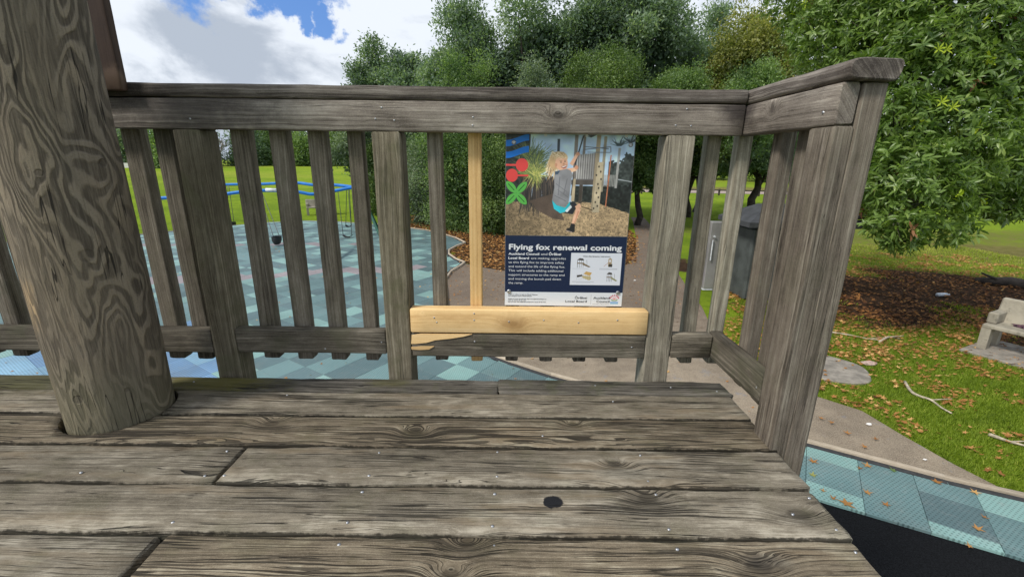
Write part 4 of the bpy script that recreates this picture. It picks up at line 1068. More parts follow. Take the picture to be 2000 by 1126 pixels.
for (x_, w_) in ((.305, .012), (.620, .008), (.925, .010)):
    mb = MB(); mb.box((SX0 + (x_ - w_) * SW, .036, SZ1 - .008), (SX0 + (x_ + w_) * SW, .0405, SZ1 + .001)); mb.build('tape_tab', M_white, sign)

# ------------------------------------------------------------------ swings
M_bluep = simple('blue_powder_coat', (0.02, 0.17, 0.52), .35, .1, 6, .15, .03); M_greenp = simple('dark_green_powder_coat', (0.012, 0.075, 0.05), .4, .1, 6, .15, .03)
M_chain = simple('dull_chain_steel', (0.12, .12, .12), .45, .7, 80, .2, .2); M_blk = simple('black_moulded_rubber', (0.02, .02, .022), .6, 0, 10, .2, .1); M_slab = simple('pale_paint', (.62, .64, .66), .5)
sw = empty('swing_set', (-8, 15.8, GZ), 'blue arched double beam swing frame with green legs on the rubber tiles', 'swing set')


def catm(pts, n=6):
    P = [Vector(p) for p in pts]; P = [P[0] * 2 - P[1]] + P + [P[-1] * 2 - P[-2]]; out = []
    for i in range(1, len(P) - 2):
        for k in range(n):
            u = k / n; out.append(.5 * ((2 * P[i]) + (P[i + 1] - P[i - 1]) * u + (2 * P[i - 1] - 5 * P[i] + 4 * P[i + 1] - P[i + 2]) * u * u + (3 * P[i] - 3 * P[i - 1] + P[i + 1] * 1 - P[i + 2] * 0 - P[i - 1] * 0 - P[i + 1] * 0 + (P[i + 2] - P[i - 1]) * 0) * 0 + ((P[i + 2] - P[i - 1]) + 3 * (P[i] - P[i + 1])) * u * u * u))
    out.append(P[-2]); return out


hub = at(702, 368, 1, 16.4)
fb = [hub] + [at(x, y, 1, 16.4 - (702 - x) * .0035) for x, y in ((683, 367), (662, 371), (612, 379), (578, 374.5), (505, 372), (440, 379), (395, 389), (330, 386), (270, 392))]
bb = [hub] + [at(x, y, 1, 16.4 + (702 - x) * .012) for x, y in ((684, 364.5), (650, 361), (612, 361), (575, 357), (505, 359.5), (440, 360.5), (390, 364), (330, 362))]
MB().tube(catm(fb), .062, 10).build('beam', M_bluep, sw, True); MB().tube(catm(bb), .062, 10).build('beam', M_bluep, sw, True)
MB().tube([at(519, 370.6, 1, 15.70), at(545, 371.2, 1, 15.79)], .066, 10).build('label_band', M_slab, sw, True)
def leg(a, px, col=M_greenp):
    f = at(px[0], px[1], 2, GZ + .02); MB().tube([a, f], [.05, .045], 8).build('leg', col, sw, True)
j1 = at(640, 375.5, 1, 16.1); leg(j1, (663, 508)); leg(j1, (658, 449)); leg(hub, (742, 452)); leg(hub, (694, 436)); leg(at(350, 384, 1, 15.3), (352, 470)); leg(at(350, 362, 1, 19.0), (358, 440)); leg(hub, (768, 520))


def chain(par, a, b_, r=.012):
    n_ = 8; MB().tube([a + (b_ - a) * (k / n_) for k in range(n_ + 1)], r, 5).build('chain', M_chain, par, True)


def swing(tops, seatpx, Y, label, bucket=False, wpx=16):
    c_ = at(seatpx[0], seatpx[1], 1, Y); s_ = empty('swing', tuple(c_), label, 'swing', 'swings hanging from the blue frame')
    hw = wpx / 2 / (F_PX / (Y + 1.46) * 1.0)
    if bucket:
        V = []; 
        for (zz_, wx, wy) in ((.16, hw, .15), (.02, hw * .9, .16), (-.10, hw * .55, .12), (-.13, hw * .4, .08)):
            for (sx_, sy_) in ((-1, -1), (0, -1.15), (1, -1), (1.1, 0), (1, 1), (0, 1.15), (-1, 1), (-1.1, 0)): V.append((c_.x + sx_ * wx, c_.y + sy_ * wy, c_.z + zz_))
        Fc = [(a * 8 + k, (a + 1) * 8 + k, (a + 1) * 8 + (k + 1) % 8, a * 8 + (k + 1) % 8) for a in range(3) for k in range(8)] + [tuple(24 + k for k in range(8))]
        pmesh('seat', V, Fc, M_blk, s_, True)
    else:
        mb = MB(); V = []; n_ = 9
        for k in range(n_):
            u = k / (n_ - 1) * 2 - 1; z_ = c_.z + .06 * u * u - .02
            V += [(c_.x + u * hw, c_.y - .09, z_), (c_.x + u * hw, c_.y + .09, z_), (c_.x + u * hw, c_.y + .09, z_ + .025), (c_.x + u * hw, c_.y - .09, z_ + .025)]
        Fc = [(a * 4 + k, (a + 1) * 4 + k, (a + 1) * 4 + (k + 1) % 4, a * 4 + (k + 1) % 4) for a in range(n_ - 1) for k in range(4)] + [(0, 1, 2, 3), (4 * n_ - 1, 4 * n_ - 2, 4 * n_ - 3, 4 * n_ - 4)]
        mb.add(V, Fc); mb.build('seat', M_blk, s_, True)
    for (tx, ty, Yt, sx_) in tops: chain(s_, at(tx, ty, 1, Yt), Vector((c_.x + sx_ * hw, c_.y, c_.z + (.16 if bucket else .05))))
    return s_


swing([(505, 374, 15.7, -1), (511, 374, 15.7, 1)], (541, 470), 14.2, 'black bucket seat swing tilted forward on slanting chains', True, 12)
swing([(660, 372, 16.25, -1), (680, 369, 16.3, 1)], (679, 462), 16.1, 'flat black swing seat hanging nearest the right end of the front beam', False, 17)
swing([(677, 367, 16.6, -1), (682, 366, 16.6, 1)], (681, 442), 17.6, 'flat black swing seat hanging just behind the nearest flat one', False, 11)
swing([(576, 358, 17.9, 0), (577, 358, 17.9, 0.2)], (577, 438), 17.9, 'black swing seat on thin chains under the middle of the rear beam', True, 10)
swing([(445, 362, 19.3, -1), (447, 362, 19.3, 1)], (452, 440), 19.3, 'black swing seat at the left under the rear beam', True, 12)

# ------------------------------------------------------------------ concrete benches
def conc_mat():
    m, t, b, out = new_mat('lichen_concrete')
    W = t.n.new('ShaderNodeTexCoord').outputs['Object']; n1 = t.noise(W, 3, 5, .6); n2 = t.noise(W, 13, 5, .65); n3 = t.noise(W, 90, 3, .7)
    c = t.mix(t.step(n1, .35, .65), (0.23, 0.205, 0.155), (0.37, 0.335, 0.26)); c = t.mix(t.m('MULTIPLY', t.step(n2, .55, .68), .65), c, (0.10, .092, .07)); c = t.mix(t.m('MULTIPLY', n3, .3), c, (0.5, .47, .4))
    t.put(b.inputs['Base Color'], c); b.inputs['Roughness'].default_value = .95; bump(t, b, t.m('ADD', n3, n2), .6, .006); return m


M_cb = conc_mat()


def bench(loc, rz, label, L=1.9):
    r_ = empty('concrete_bench', loc, label, 'bench', 'old concrete benches'); x0, x1 = 0, L
    def pb(name, mb, par=None):
        me = bpy.data.meshes.new(name); me.from_pydata(mb.V, [], mb.F); me.materials.append(M_cb); o = bpy.data.objects.new(name, me); link(o, par or r_); return o
    pb('seat', MB().box((x0, -.02, .40), (x1, .46, .47), .015))
    bk = MB(); bk.box((x0, .42, .44), (x1, .50, .86), .02); o = pb('backrest', bk)
    for v in o.data.vertices: v.co.y += max(0, v.co.z - .44) * .22
    for i, x in enumerate((x0, x1 - .12)):
        V = [(x, .02, 0), (x + .12, .02, 0), (x + .12, .14, 0), (x, .14, 0), (x, -.01, .41), (x + .12, -.01, .41), (x + .12, .16, .41), (x, .16, .41)]
        Fb = [(0, 3, 2, 1), (4, 5, 6, 7), (0, 1, 5, 4), (1, 2, 6, 5), (2, 3, 7, 6), (3, 0, 4, 7)]
        pb('leg', MB().add(V, Fb)); V = [(x, .42, 0), (x + .12, .42, 0), (x + .12, .58, 0), (x, .58, 0), (x, .42, .45), (x + .12, .42, .45), (x + .12, .52, .45), (x, .52, .45)]
        pb('leg', MB().add(V, Fb)); pb('armrest', MB().box((x - .004, .10, .468), (x + .124, .47, .66), .02))
    r_.rotation_euler = (0, 0, rz); bpy.context.view_layer.update(); return r_


pA = at(1919, 667, 2, GZ); pB = at(2000, 656, 2, GZ + .44); pS = at(1916, 636, 2, GZ + .44)
bench_rz = math.atan2(pB.y - pS.y, pB.x - pS.x)
bench((pS.x + .02, pS.y, GZ + .02), bench_rz, 'lichen stained concrete bench on a slab at the right edge, holding a snack wrapper')
o = MB(); a_ = Matrix.Rotation(bench_rz, 4, 'Z'); o_ = Vector((pS.x, pS.y, 0))
V = []
for (x, y) in ((-.08, -.32), (2.3, -.32), (2.3, .85), (-.08, .85)):
    q = a_ @ Vector((x, y, 0)) + o_; V.append((q.x, q.y))
Vv, Ff = tile_vf(V, GZ - .03, GZ + .05, .01); sl = MB().add(Vv, Ff).build('concrete_slab', M_conc); tag(sl, 'flat concrete slab beneath the bench at the right', 'slab')
# crumpled wrapper and bottle on the seat
M_wrap = simple('crumpled_foil_wrapper', (.32, .30, .40), .3, .3, 30, .9, .4)
def blob(name, c_, rx, ry, rz_, mat, seed=0, rot=0.0, amp=.35, parent=None, n1=10, n2=7):
    V = []; Fc = []
    for i in range(n2 + 1):
        th = math.pi * i / n2
        for k in range(n1):
            ph = 2 * math.pi * k / n1; d = Vector((math.sin(th) * math.cos(ph), math.sin(th) * math.sin(ph), math.cos(th)))
            s_ = 1 + amp * mnoise.noise(d * 1.7 + Vector((seed, seed * 2, 0))); q = Vector((d.x * rx * s_, d.y * ry * s_, d.z * rz_ * s_)); q = Matrix.Rotation(rot, 3, 'Z') @ q; V.append(q + Vector(c_))
    for i in range(n2):
        for k in range(n1): Fc.append((i * n1 + k, (i + 1) * n1 + k, (i + 1) * n1 + (k + 1) % n1, i * n1 + (k + 1) % n1))
    return pmesh(name, V, Fc, mat, parent)
q = a_ @ Vector((.42, .30, 0)) + o_
o = blob('snack_wrapper', (q.x, q.y, GZ + .515), .15, .06, .03, simple('dark_foil_wrapper', (.12, .06, .09), .35, .2, 25, 1.0, .4), 4, bench_rz, .6); tag(o, 'dark red and blue snack wrapper lying on the concrete bench seat', 'wrapper')
q = a_ @ Vector((.80, .26, 0)) + o_
o = blob('plastic_bag', (q.x, q.y, GZ + .515), .20, .05, .03, simple('crumpled_white_plastic', (.55, .58, .66), .3, 0, 18, .35, .4), 7, bench_rz - .1, .6); tag(o, 'crumpled white plastic bag stretched along the concrete bench seat', 'bag')
c2_ = at(600, 421, 2, GZ); d2_ = at(657, 419, 2, GZ)
bench((c2_.x, c2_.y, GZ), math.atan2(d2_.y - c2_.y, d2_.x - c2_.x), 'small pale concrete bench out on the grass behind the swings', L=(d2_ - c2_).length)

# ------------------------------------------------------------------ kiosk and steel cabinet seen through the side slats
M_kg = simple('grey_green_panel', (0.06, .068, .065), .5, 0, 3, .3, .1); M_roof = simple('dark_grey_roofing', (0.045, .047, .052), .6, 0, 5, .3, .15); M_ss = simple('satin_steel_sheet', (0.30, .29, .28), .5, .35, 2.5, .14, .05)
kio = empty('park_kiosk', (5.8, 8.6, GZ), 'grey green kiosk under a dark shallow hipped roof beyond the corner post', 'kiosk')
MB().box((5.37, 8.25, GZ), (6.15, 9.1, GZ + 1.66), .04).build('body', M_kg, kio)
MB().box((6.16, 8.30, GZ), (7.45, 9.1, GZ + 1.64), .04).build('body', simple('blue_grey_panel', (0.10, .12, .135), .5, 0, 3, .2, .1), kio)
rx0, rx1, ry0, ry1, rz0, rz1, rz2 = 5.10, 7.95, 7.95, 9.45, GZ + 1.72, GZ + 1.83, GZ + 2.16
V = [(rx0, ry0, rz0), (rx1, ry0, rz0 - .0), (rx1, ry1, rz0), (rx0, ry1, rz0), (rx0, ry0, rz1), (rx1, ry0, rz1), (rx1, ry1, rz1), (rx0, ry1, rz1), (rx0 + .62, 8.5, rz2), (rx1 - .7, 8.5, rz2), (rx1 - .7, 8.9, rz2), (rx0 + .62, 8.9, rz2)]
pmesh('roof', V, [(0, 3, 2, 1), (0, 1, 5, 4), (1, 2, 6, 5), (2, 3, 7, 6), (3, 0, 4, 7), (4, 5, 9, 8), (5, 6, 10, 9), (6, 7, 11, 10), (7, 4, 8, 11), (8, 9, 10, 11)], M_roof, kio)
for k in range(9): MB().tube([(5.45 + k * .12, 8.245, GZ + .25), (5.43 + k * .12, 8.245, GZ + 1.4)], .008, 5).build('rib', M_kg, kio)
cab = empty('steel_cabinet', (5.1, 9.0, GZ), 'flat grey steel cabinet with a long door handle beside the kiosk', 'cabinet')
MB().box((4.765, 9.0, GZ + .06), (5.16, 9.28, GZ + 1.70), .012).build('door', M_ss, cab); MB().box((5.168, 9.01, GZ + .02), (5.58, 9.28, GZ + 1.66), .012).build('side_panel', M_ss, cab)
hd = MB().tube([(4.83, 8.965, GZ + .78), (4.83, 8.965, GZ + 1.28)], .014, 8).build('handle', M_slab, cab); MB().tube([(4.86, 8.99, GZ + 1.36), (4.86, 8.95, GZ + 1.36)], .025, 10).build('lock', M_slab, cab)
MB().box((4.76, 9.0, GZ + .02), (5.17, 9.27, GZ + .055)).build('sill', M_slab, cab)
bag = empty('sports_bag', (4.68, 9.15, GZ), 'tall black and purple patterned bag leaning at the left of the steel cabinet', 'bag')
blob('bag_top', (4.67, 9.2, GZ + .72), .10, .09, .42, M_blk, 2, 0, .25, bag); blob('bag_base', (4.66, 9.18, GZ + .28), .09, .08, .28, simple('purple_patterned_cloth', (.22, .09, .30), .7, 0, 25, .9, .2), 3, 0, .3, bag)

# ------------------------------------------------------------------ foliage
def leafmat(name, ca_, cb_, cc_, rough=.45, trans=.25, spec=.5, k=1.0):
    ca_, cb_, cc_ = [tuple(v * k for v in q) for q in (ca_, cb_, cc_)]
    m, t, b, out = new_mat(name)
    a = t.node('ShaderNodeAttribute', attribute_name='tint').outputs['Fac']
    c = t.mix(t.step(a, 0.0, .55), ca_, cb_); c = t.mix(t.step(a, .55, 1.0), c, cc_)
    t.put(b.inputs['Base Color'], c); b.inputs['Roughness'].default_value = rough; b.inputs['Specular IOR Level'].default_value = spec
    tr_ = t.n.new('ShaderNodeBsdfTranslucent'); t.put(tr_.inputs[0], t.mix(1.0, c, (1.5, 1.6, .7), 'MULTIPLY')); mx = t.n.new('ShaderNodeMixShader'); mx.inputs[0].default_value = trans
    t.l.new(b.outputs[0], mx.inputs[1]); t.l.new(tr_.outputs[0], mx.inputs[2]); t.l.new(mx.outputs[0], out.inputs[0])
    return m


def unit(v): return v / (np.linalg.norm(v, axis=-1, keepdims=True) + 1e-9)


def leaves(name, P, Dr, Nr, size, width, tint, mat, parent, fold=.18, big=False):
    n = len(P); Dr = unit(Dr); Sd = unit(np.cross(Nr, Dr)); Nn = unit(np.cross(Dr, Sd)); L = size[:, None]; Wd = width[:, None]
    if not big:
        a = P; b_ = P + Dr * L * .5 + Sd * Wd * .5 + Nn * Wd * fold; c_ = P + Dr * L - Nn * L * .08; d_ = P + Dr * L * .5 - Sd * Wd * .5 + Nn * Wd * fold
        V = np.stack([a, b_, c_, d_], 1).reshape(-1, 3); i0 = np.arange(n)[:, None] * 4
        Fq_ = np.concatenate([i0 + [0, 1, 2], i0 + [0, 2, 3]], 1).reshape(-1, 3); return npmesh(name, V, Fq_, mat, parent, {'tint': np.repeat(tint, 4)})
    m1 = P + Dr * L * .38; m2 = P + Dr * L * .72 - Nn * L * .05; tp = P + Dr * L - Nn * L * .16
    l1 = m1 + Sd * Wd * .46 + Nn * Wd * fold; r1 = m1 - Sd * Wd * .46 + Nn * Wd * fold; l2 = m2 + Sd * Wd * .42 + Nn * Wd * fold; r2 = m2 - Sd * Wd * .42 + Nn * Wd * fold
    V = np.stack([P, m1, m2, tp, l1, l2, r1, r2], 1).reshape(-1, 3); i0 = np.arange(n)[:, None] * 8
    Fq_ = np.concatenate([i0 + q for q in ([0, 1, 4], [1, 2, 5], [1, 5, 4], [2, 3, 5], [0, 6, 1], [1, 6, 7], [1, 7, 2], [2, 7, 3])], 1).reshape(-1, 3)
    return npmesh(name, V, Fq_, mat, parent, {'tint': np.repeat(tint, 8)})


def rdir(n, up=0.0):
    v = RNG.normal(size=(n, 3)); v[:, 2] += up; return unit(v)


def tree(label, cat, cx, cy, zc, R3, nl, nleaf, ls, mat, trunk=True, group=None, tz=None, name='broadleaf_tree', lobeR=.34, tintb=0.0, base_r=.22, bark=None, clump=.30, droop=0.0, seed=0, wfac=.45, cut=None):
    global RNG
    RNG = np.random.default_rng(seed + 100)
    gzb = float(gz(cy)); r_ = empty(name, (cx, cy, gzb), label, cat, group)
    nl = int(nl * 1.6); lobeR *= .82
    R3 = np.array(R3, float); cen = np.array((cx, cy, zc)); d = rdir(nl, .25)
    d[:, 2] = np.where(d[:, 2] < -.75, -d[:, 2] * .5, d[:, 2]); rad = RNG.uniform(.55, 1.16, nl)[:, None]
    lc = cen + unit(d) * R3 * (1 - lobeR * .55) * rad; lr = RNG.uniform(.45, 1.25, nl)[:, None] * lobeR * R3.mean() * np.stack([np.ones(nl), np.ones(nl), RNG.uniform(.6, 1.25, nl)], 1)
    ncl = max(20, nleaf // 16); li = RNG.integers(0, nl, ncl); dd = rdir(ncl, .25); cc = lc[li] + dd * lr[li] * (RNG.random(ncl)[:, None] ** .33) * np.where(RNG.random(ncl) < .14, RNG.uniform(1.0, 1.38, ncl), 1.0)[:, None]
    ltint = RNG.normal(0, .15, nl)[li]; ct = np.clip(.42 + ltint + RNG.normal(0, .12, ncl) + tintb, 0, 1)
    per = 16; P = np.repeat(cc, per, 0) + RNG.normal(size=(ncl * per, 3)) * clump * .62; out_ = np.repeat(dd, per, 0); n = len(P)
    Dr = unit(out_ * .7 + RNG.normal(size=(n, 3)) * .75 + np.array((0, 0, .15 - droop))); Nr = unit(RNG.normal(size=(n, 3)) * .8 + np.array((0, 0, 1.0)) + out_ * .5)
    tint = np.clip(np.repeat(ct, per) + RNG.normal(0, .14, n), 0, 1); sz = RNG.uniform(.7, 1.25, n) * ls
    ni = nleaf // 14; Pi = cen + rdir(ni) * R3 * .68 * (RNG.random(ni)[:, None] ** .4); P = np.concatenate([P, Pi]); Dr = np.concatenate([Dr, rdir(ni)]); Nr = np.concatenate([Nr, rdir(ni)]); tint = np.concatenate([tint, np.full(ni, .16)]); sz = np.concatenate([sz, np.full(ni, ls * 2.4)])  # large dark leaves added inside the crown to block light
    ok = P[:, 2] > gz(P[:, 1]) + .03
    if cut is not None: ok &= cut(P)
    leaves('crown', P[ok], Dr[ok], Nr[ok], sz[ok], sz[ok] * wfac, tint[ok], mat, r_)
    if trunk:
        mb = MB(); tt = zc - R3[2] * .35 if tz is None else tz; wob_ = [(cx + .12 * math.sin(k * 1.7 + seed), cy + .1 * math.cos(k * 2.1 + seed), gzb - .1 + (tt - gzb) * k / 5) for k in range(6)]
        mb.tube(wob_, [base_r * (1.25 - .11 * k) for k in range(6)], 10)
        for k in range(min(nl, 9)):
            e = Vector(lc[k]); s_ = Vector(wob_[3 + k % 3]); md = (s_ + e) / 2 + Vector((0, 0, -.15 * R3[2] * (k % 3) * .3)); mb.tube([s_, md, e], [base_r * .5, base_r * .3, base_r * .1], 6)
        mb.build('trunk', bark or M_bark, r_, True)
    return r_


M_bark = simple('dark_rough_bark', (0.055, .045, .037), .95, 0, 6, .4, .8, bdist=.03)
M_barkg = simple('pale_twig_bark', (0.20, .175, .15), .95, 0, 6, .3, .5)
L_dark = leafmat('dark_evergreen_leaf', (0.048, .078, .050), (0.120, .172, .118), (0.25, .31, .215), .5, .45, .5, 1.5)
L_mid = leafmat('mid_green_leaf', (0.05, .095, .035), (0.13, .20, .07), (0.26, .35, .13), .5, .42, .5, 1.3)
L_grey = leafmat('silvery_green_leaf', (0.065, .10, .06), (0.18, .235, .15), (0.34, .40, .28), .5, .35, .5, 1.15)
L_yel = leafmat('yellow_green_leaf', (0.09, .12, .025), (0.24, .26, .07), (0.42, .40, .12), .5, .35)
L_lime = leafmat('light_green_shrub_leaf', (0.06, .11, .03), (0.16, .24, .07), (0.33, .42, .15), .45, .35)


def TP(px, ytop, Y, wpx, zbot, **k):
    a = at(px, ytop, 1, Y); l_ = at(px - wpx / 2, 300, 1, Y); r_ = at(px + wpx / 2, 300, 1, Y)
    R = (r_.x - l_.x) / 2; zt = a.z; zb = zbot; return a.x + 0, Y, (zt + zb) / 2, (R, min(R, 3.4), (zt - zb) / 2)


def T(label, px, ytop, Y, wpx, zbot, nl, nleaf, ls, mat, cat='tree', **k):
    cx, cy, zc, R3 = TP(px, ytop, Y, wpx, zbot); return tree(label, cat, cx, cy, zc, R3, nl, nleaf, ls, mat, **k)


g_ = 'dark trees beyond the path'
T('small dark evergreen tree at the left end of the tree belt, against the sky', 726, 88, 26, 96, -1.2, 22, 26000, .18, L_dark, seed=1, group=g_)
T('dark round topped tree second from the left end of the belt', 802, 62, 25, 120, -1.4, 24, 32000, .18, L_dark, seed=2, group=g_)
T('dark green tree rising above the middle of the top rail left of the notice', 915, 20, 23, 190, -1.2, 34, 42000, .18, L_dark, seed=3, group=g_, tintb=.04)
T('tall dark tree directly above the notice', 1052, -30, 23.5, 215, -.8, 36, 46000, .18, L_dark, seed=4, group=g_)
T('tallest and broadest dark tree, above the slats right of the notice', 1245, -60, 23, 270, .35, 44, 58000, .18, L_dark, seed=5, group=g_)
T('dark loose crowned tree with its trunk visible between the right slats', 1412, 35, 28, 200, .15, 34, 40000, .17, L_dark, seed=6, group=g_, base_r=.28, tz=1.6)
T('olive yellow tree behind the corner of the railing', 1490, 2, 21, 150, .4, 30, 32000, .165, L_yel, seed=7, base_r=.15)
T('green bushy tree between the olive tree and the large leafed tree', 1480, 105, 19, 110, .1, 22, 20000, .12, L_mid, seed=8, base_r=.15, tz=0.9)
T('pale sage shrub top showing just over the rail above the notice', 1035, 118, 18.5, 130, -.5, 20, 17000, .10, L_grey, cat='shrub', name='tall_shrub', seed=9, base_r=.08)
T('light green bush top over the rail right of the notice', 1180, 92, 18.5, 170, .2, 26, 26000, .10, L_lime, cat='shrub', name='tall_shrub', seed=10, base_r=.08, tintb=-.08)
T('mid green bush top over the rail near the right corner', 1330, 112, 19.5, 130, .45, 22, 17000, .11, L_mid, cat='shrub', name='tall_shrub', seed=11, base_r=.08)
T('mid green bush crowns over the rail left of the notice', 900, 112, 20, 200, -1.3, 28, 30000, .11, L_mid, seed=12, base_r=.1)
T('silvery leaved bush behind the slat left of the new pale slat', 828, 250, 21, 125, -4.6, 30, 34000, .09, L_grey, cat='bush', name='bush', seed=13, trunk=False)
T('dark leafy bush reaching the ground behind the new pale slat', 905, 235, 19, 135, -4.6, 30, 40000, .09, L_mid, cat='bush', name='bush', seed=14, trunk=False, tintb=-.03)
T('yellowish green bush just left of the notice', 975, 240, 17.6, 100, -4.4, 28, 30000, .085, L_lime, cat='bush', name='bush', seed=15, trunk=False, tintb=-.15)
T('dark bush behind the notice', 1090, 230, 20, 170, -4.0, 28, 24000, .12, L_dark, cat='bush', name='bush', seed=16, trunk=False)
T('overhanging tree with low grey green branches right of the swings', 698, 225, 25, 100, -1.0, 22, 22000, .12, L_grey, seed=17, group=None, tintb=-.08, base_r=.12)
T('bright green bush low beside the post right of the swings', 728, 270, 24, 46, -3.9, 14, 13000, .10, L_lime, cat='bush', name='bush', seed=18, trunk=False)
T('hanging green foliage of a tree just right of the notice', 1262, 235, 21, 120, -2.4, 30, 30000, .12, L_mid, cut=lambda P: P[:, 2] > -.35 + .25 * np.sin(P[:, 0] * 5), seed=19, base_r=.14, tz=.6)
T('dark tree crown behind the two pale right hand slats', 1365, 215, 25, 170, -2.0, 30, 32000, .13, L_dark, cut=lambda P: P[:, 2] > .38 + .14 * np.sin(P[:, 0] * 4), seed=20, base_r=.16, tz=.8)
T('dark low crowned tree behind the side slats', 1500, 215, 24, 210, -2.0, 32, 34000, .13, L_dark, cut=lambda P: P[:, 2] > .42 + .14 * np.sin(P[:, 0] * 4 + 1), seed=21, base_r=.2, tz=.9)
# distant tree line
g2_ = 'distant trees across the field'
for k, (px, yt, Y, wp, m_, lb) in enumerate(((255, 226, 92, 90, L_dark, 'dark distant tree just right of the round pole'), (318, 236, 88, 80, L_mid, 'distant tree with bare low limbs between the first left slats'), (372, 215, 100, 70, L_dark, 'distant dark tree behind the wide left post'),
                                          (470, 240, 104, 62, L_dark, 'distant dark tree right of the bare grey tree'), (505, 222, 112, 60, L_mid, 'distant tree between the second and third slats'), (545, 215, 118, 60, L_dark, 'distant dark evergreen behind the third slat'), (585, 245, 108, 60, L_mid, 'rounded lighter distant tree right of the third slat'),
                                          (625, 222, 120, 64, L_dark, 'distant dark tree behind the fourth slat'), (665, 225, 112, 60, L_mid, 'distant tree at the right end of the far tree line'), (150, 230, 96, 110, L_dark, 'distant dark tree hidden mostly by the round pole'), (20, 236, 90, 120, L_mid, 'distant tree at the far left edge'))):
    T(lb, px, yt, Y, wp, float(gz(Y)) - 5.5, 26, 11000, .55, m_, seed=40 + k, group=g2_, base_r=.35, clump=1.3)
for k, (px, yt, Y, wp, lb) in enumerate(((1250, 200, 75, 190, 'distant dark tree behind the notice edge'), (1390, 205, 70, 170, 'distant tree behind the pale slats'), (1560, 210, 64, 200, 'distant tree behind the corner post'), (1850, 225, 72, 240, 'distant tree glimpsed through the large leafed tree'), (2080, 190, 70, 200, 'distant tree beyond the right edge'))):
    T(lb, px, yt, Y, wp, float(gz(Y)) - 3.5, 26, 17000, .42, L_mid, seed=60 + k, group='distant trees behind the road', base_r=.3, clump=.9)
# bare grey tree
bt = empty('bare_tree', tuple(at(432, 331, 1, 96)), 'bare grey twiggy tree on the far side of the field', 'tree')
mb = MB(); brng = random.Random(4)
def branch(p, d, L, r_, dep):
    e = p + d * L; mb.tube([p, (p + e) / 2 + Vector((brng.uniform(-.1, .1) * L, 0, 0)), e], [r_, r_ * .8, r_ * .6], 5)
    if dep:
        for k in range(4): branch(p + d * L * brng.uniform(.5, 1), (d + Vector((brng.uniform(-.8, .8), brng.uniform(-.8, .8), brng.uniform(-.1, .5)))).normalized(), L * .62, r_ * .55, dep - 1)
branch(Vector(bt.location), Vector((0, 0, 1)), 3.0, .30, 4); mb.build('trunk', M_barkg, bt, True)
# low pale wall and cars beyond the field
lw = MB().box((-92, 86, float(gz(86)) - .1), (-68, 86.3, float(gz(86)) + .9)).build('low_wall', simple('whitewashed_block', (.6, .6, .58), .8)); tag(lw, 'low whitish wall under the distant trees at the left', 'wall')

# flax clump with strappy leaves
def flax(label, x, y, n, L, mat, seed, name='flax_plant', spread=1.0):
    r = np.random.default_rng(seed); R_ = empty(name, (x, y, float(gz(y))), label, 'plant'); V = []; Fq_ = []; tn = []
    for k in range(n):
        a = r.uniform(0, 6.28); le = L * r.uniform(.6, 1.1); o_ = np.array((x + r.normal() * .12, y + r.normal() * .12, float(gz(y)))); h = np.array((math.cos(a), math.sin(a), 0)); s_ = np.array((-math.sin(a), math.cos(a), 0)) * .022; lean = r.uniform(.2, 1.0) * spread; tt_ = r.random()
        for q in range(5):
            u = q / 4; c_ = o_ + h * lean * le * (u ** 1.6) + np.array((0, 0, le * (u - .55 * lean * u * u))); w_ = 1 - u * .95; V += [c_ - s_ * w_, c_ + s_ * w_]; tn += [tt_, tt_]
            if q < 4: b_ = len(V) - 2; Fq_.append((b_, b_ + 1, b_ + 3, b_ + 2))
    npmesh('blades', V, Fq_, mat, R_, {'tint': tn}); return R_


for k, (px, py, lb) in enumerate(((885, 428, 'strappy leaved plant at the foot of the bushes left of the new slat'), (902, 440, 'second strappy plant nearer the new pale slat'), (866, 412, 'strappy plant furthest back by the silvery bush'))):
    q = at(px, py, 2, GZ); flax(lb, q.x, q.y, 70, 1.15, L_grey, 80 + k)

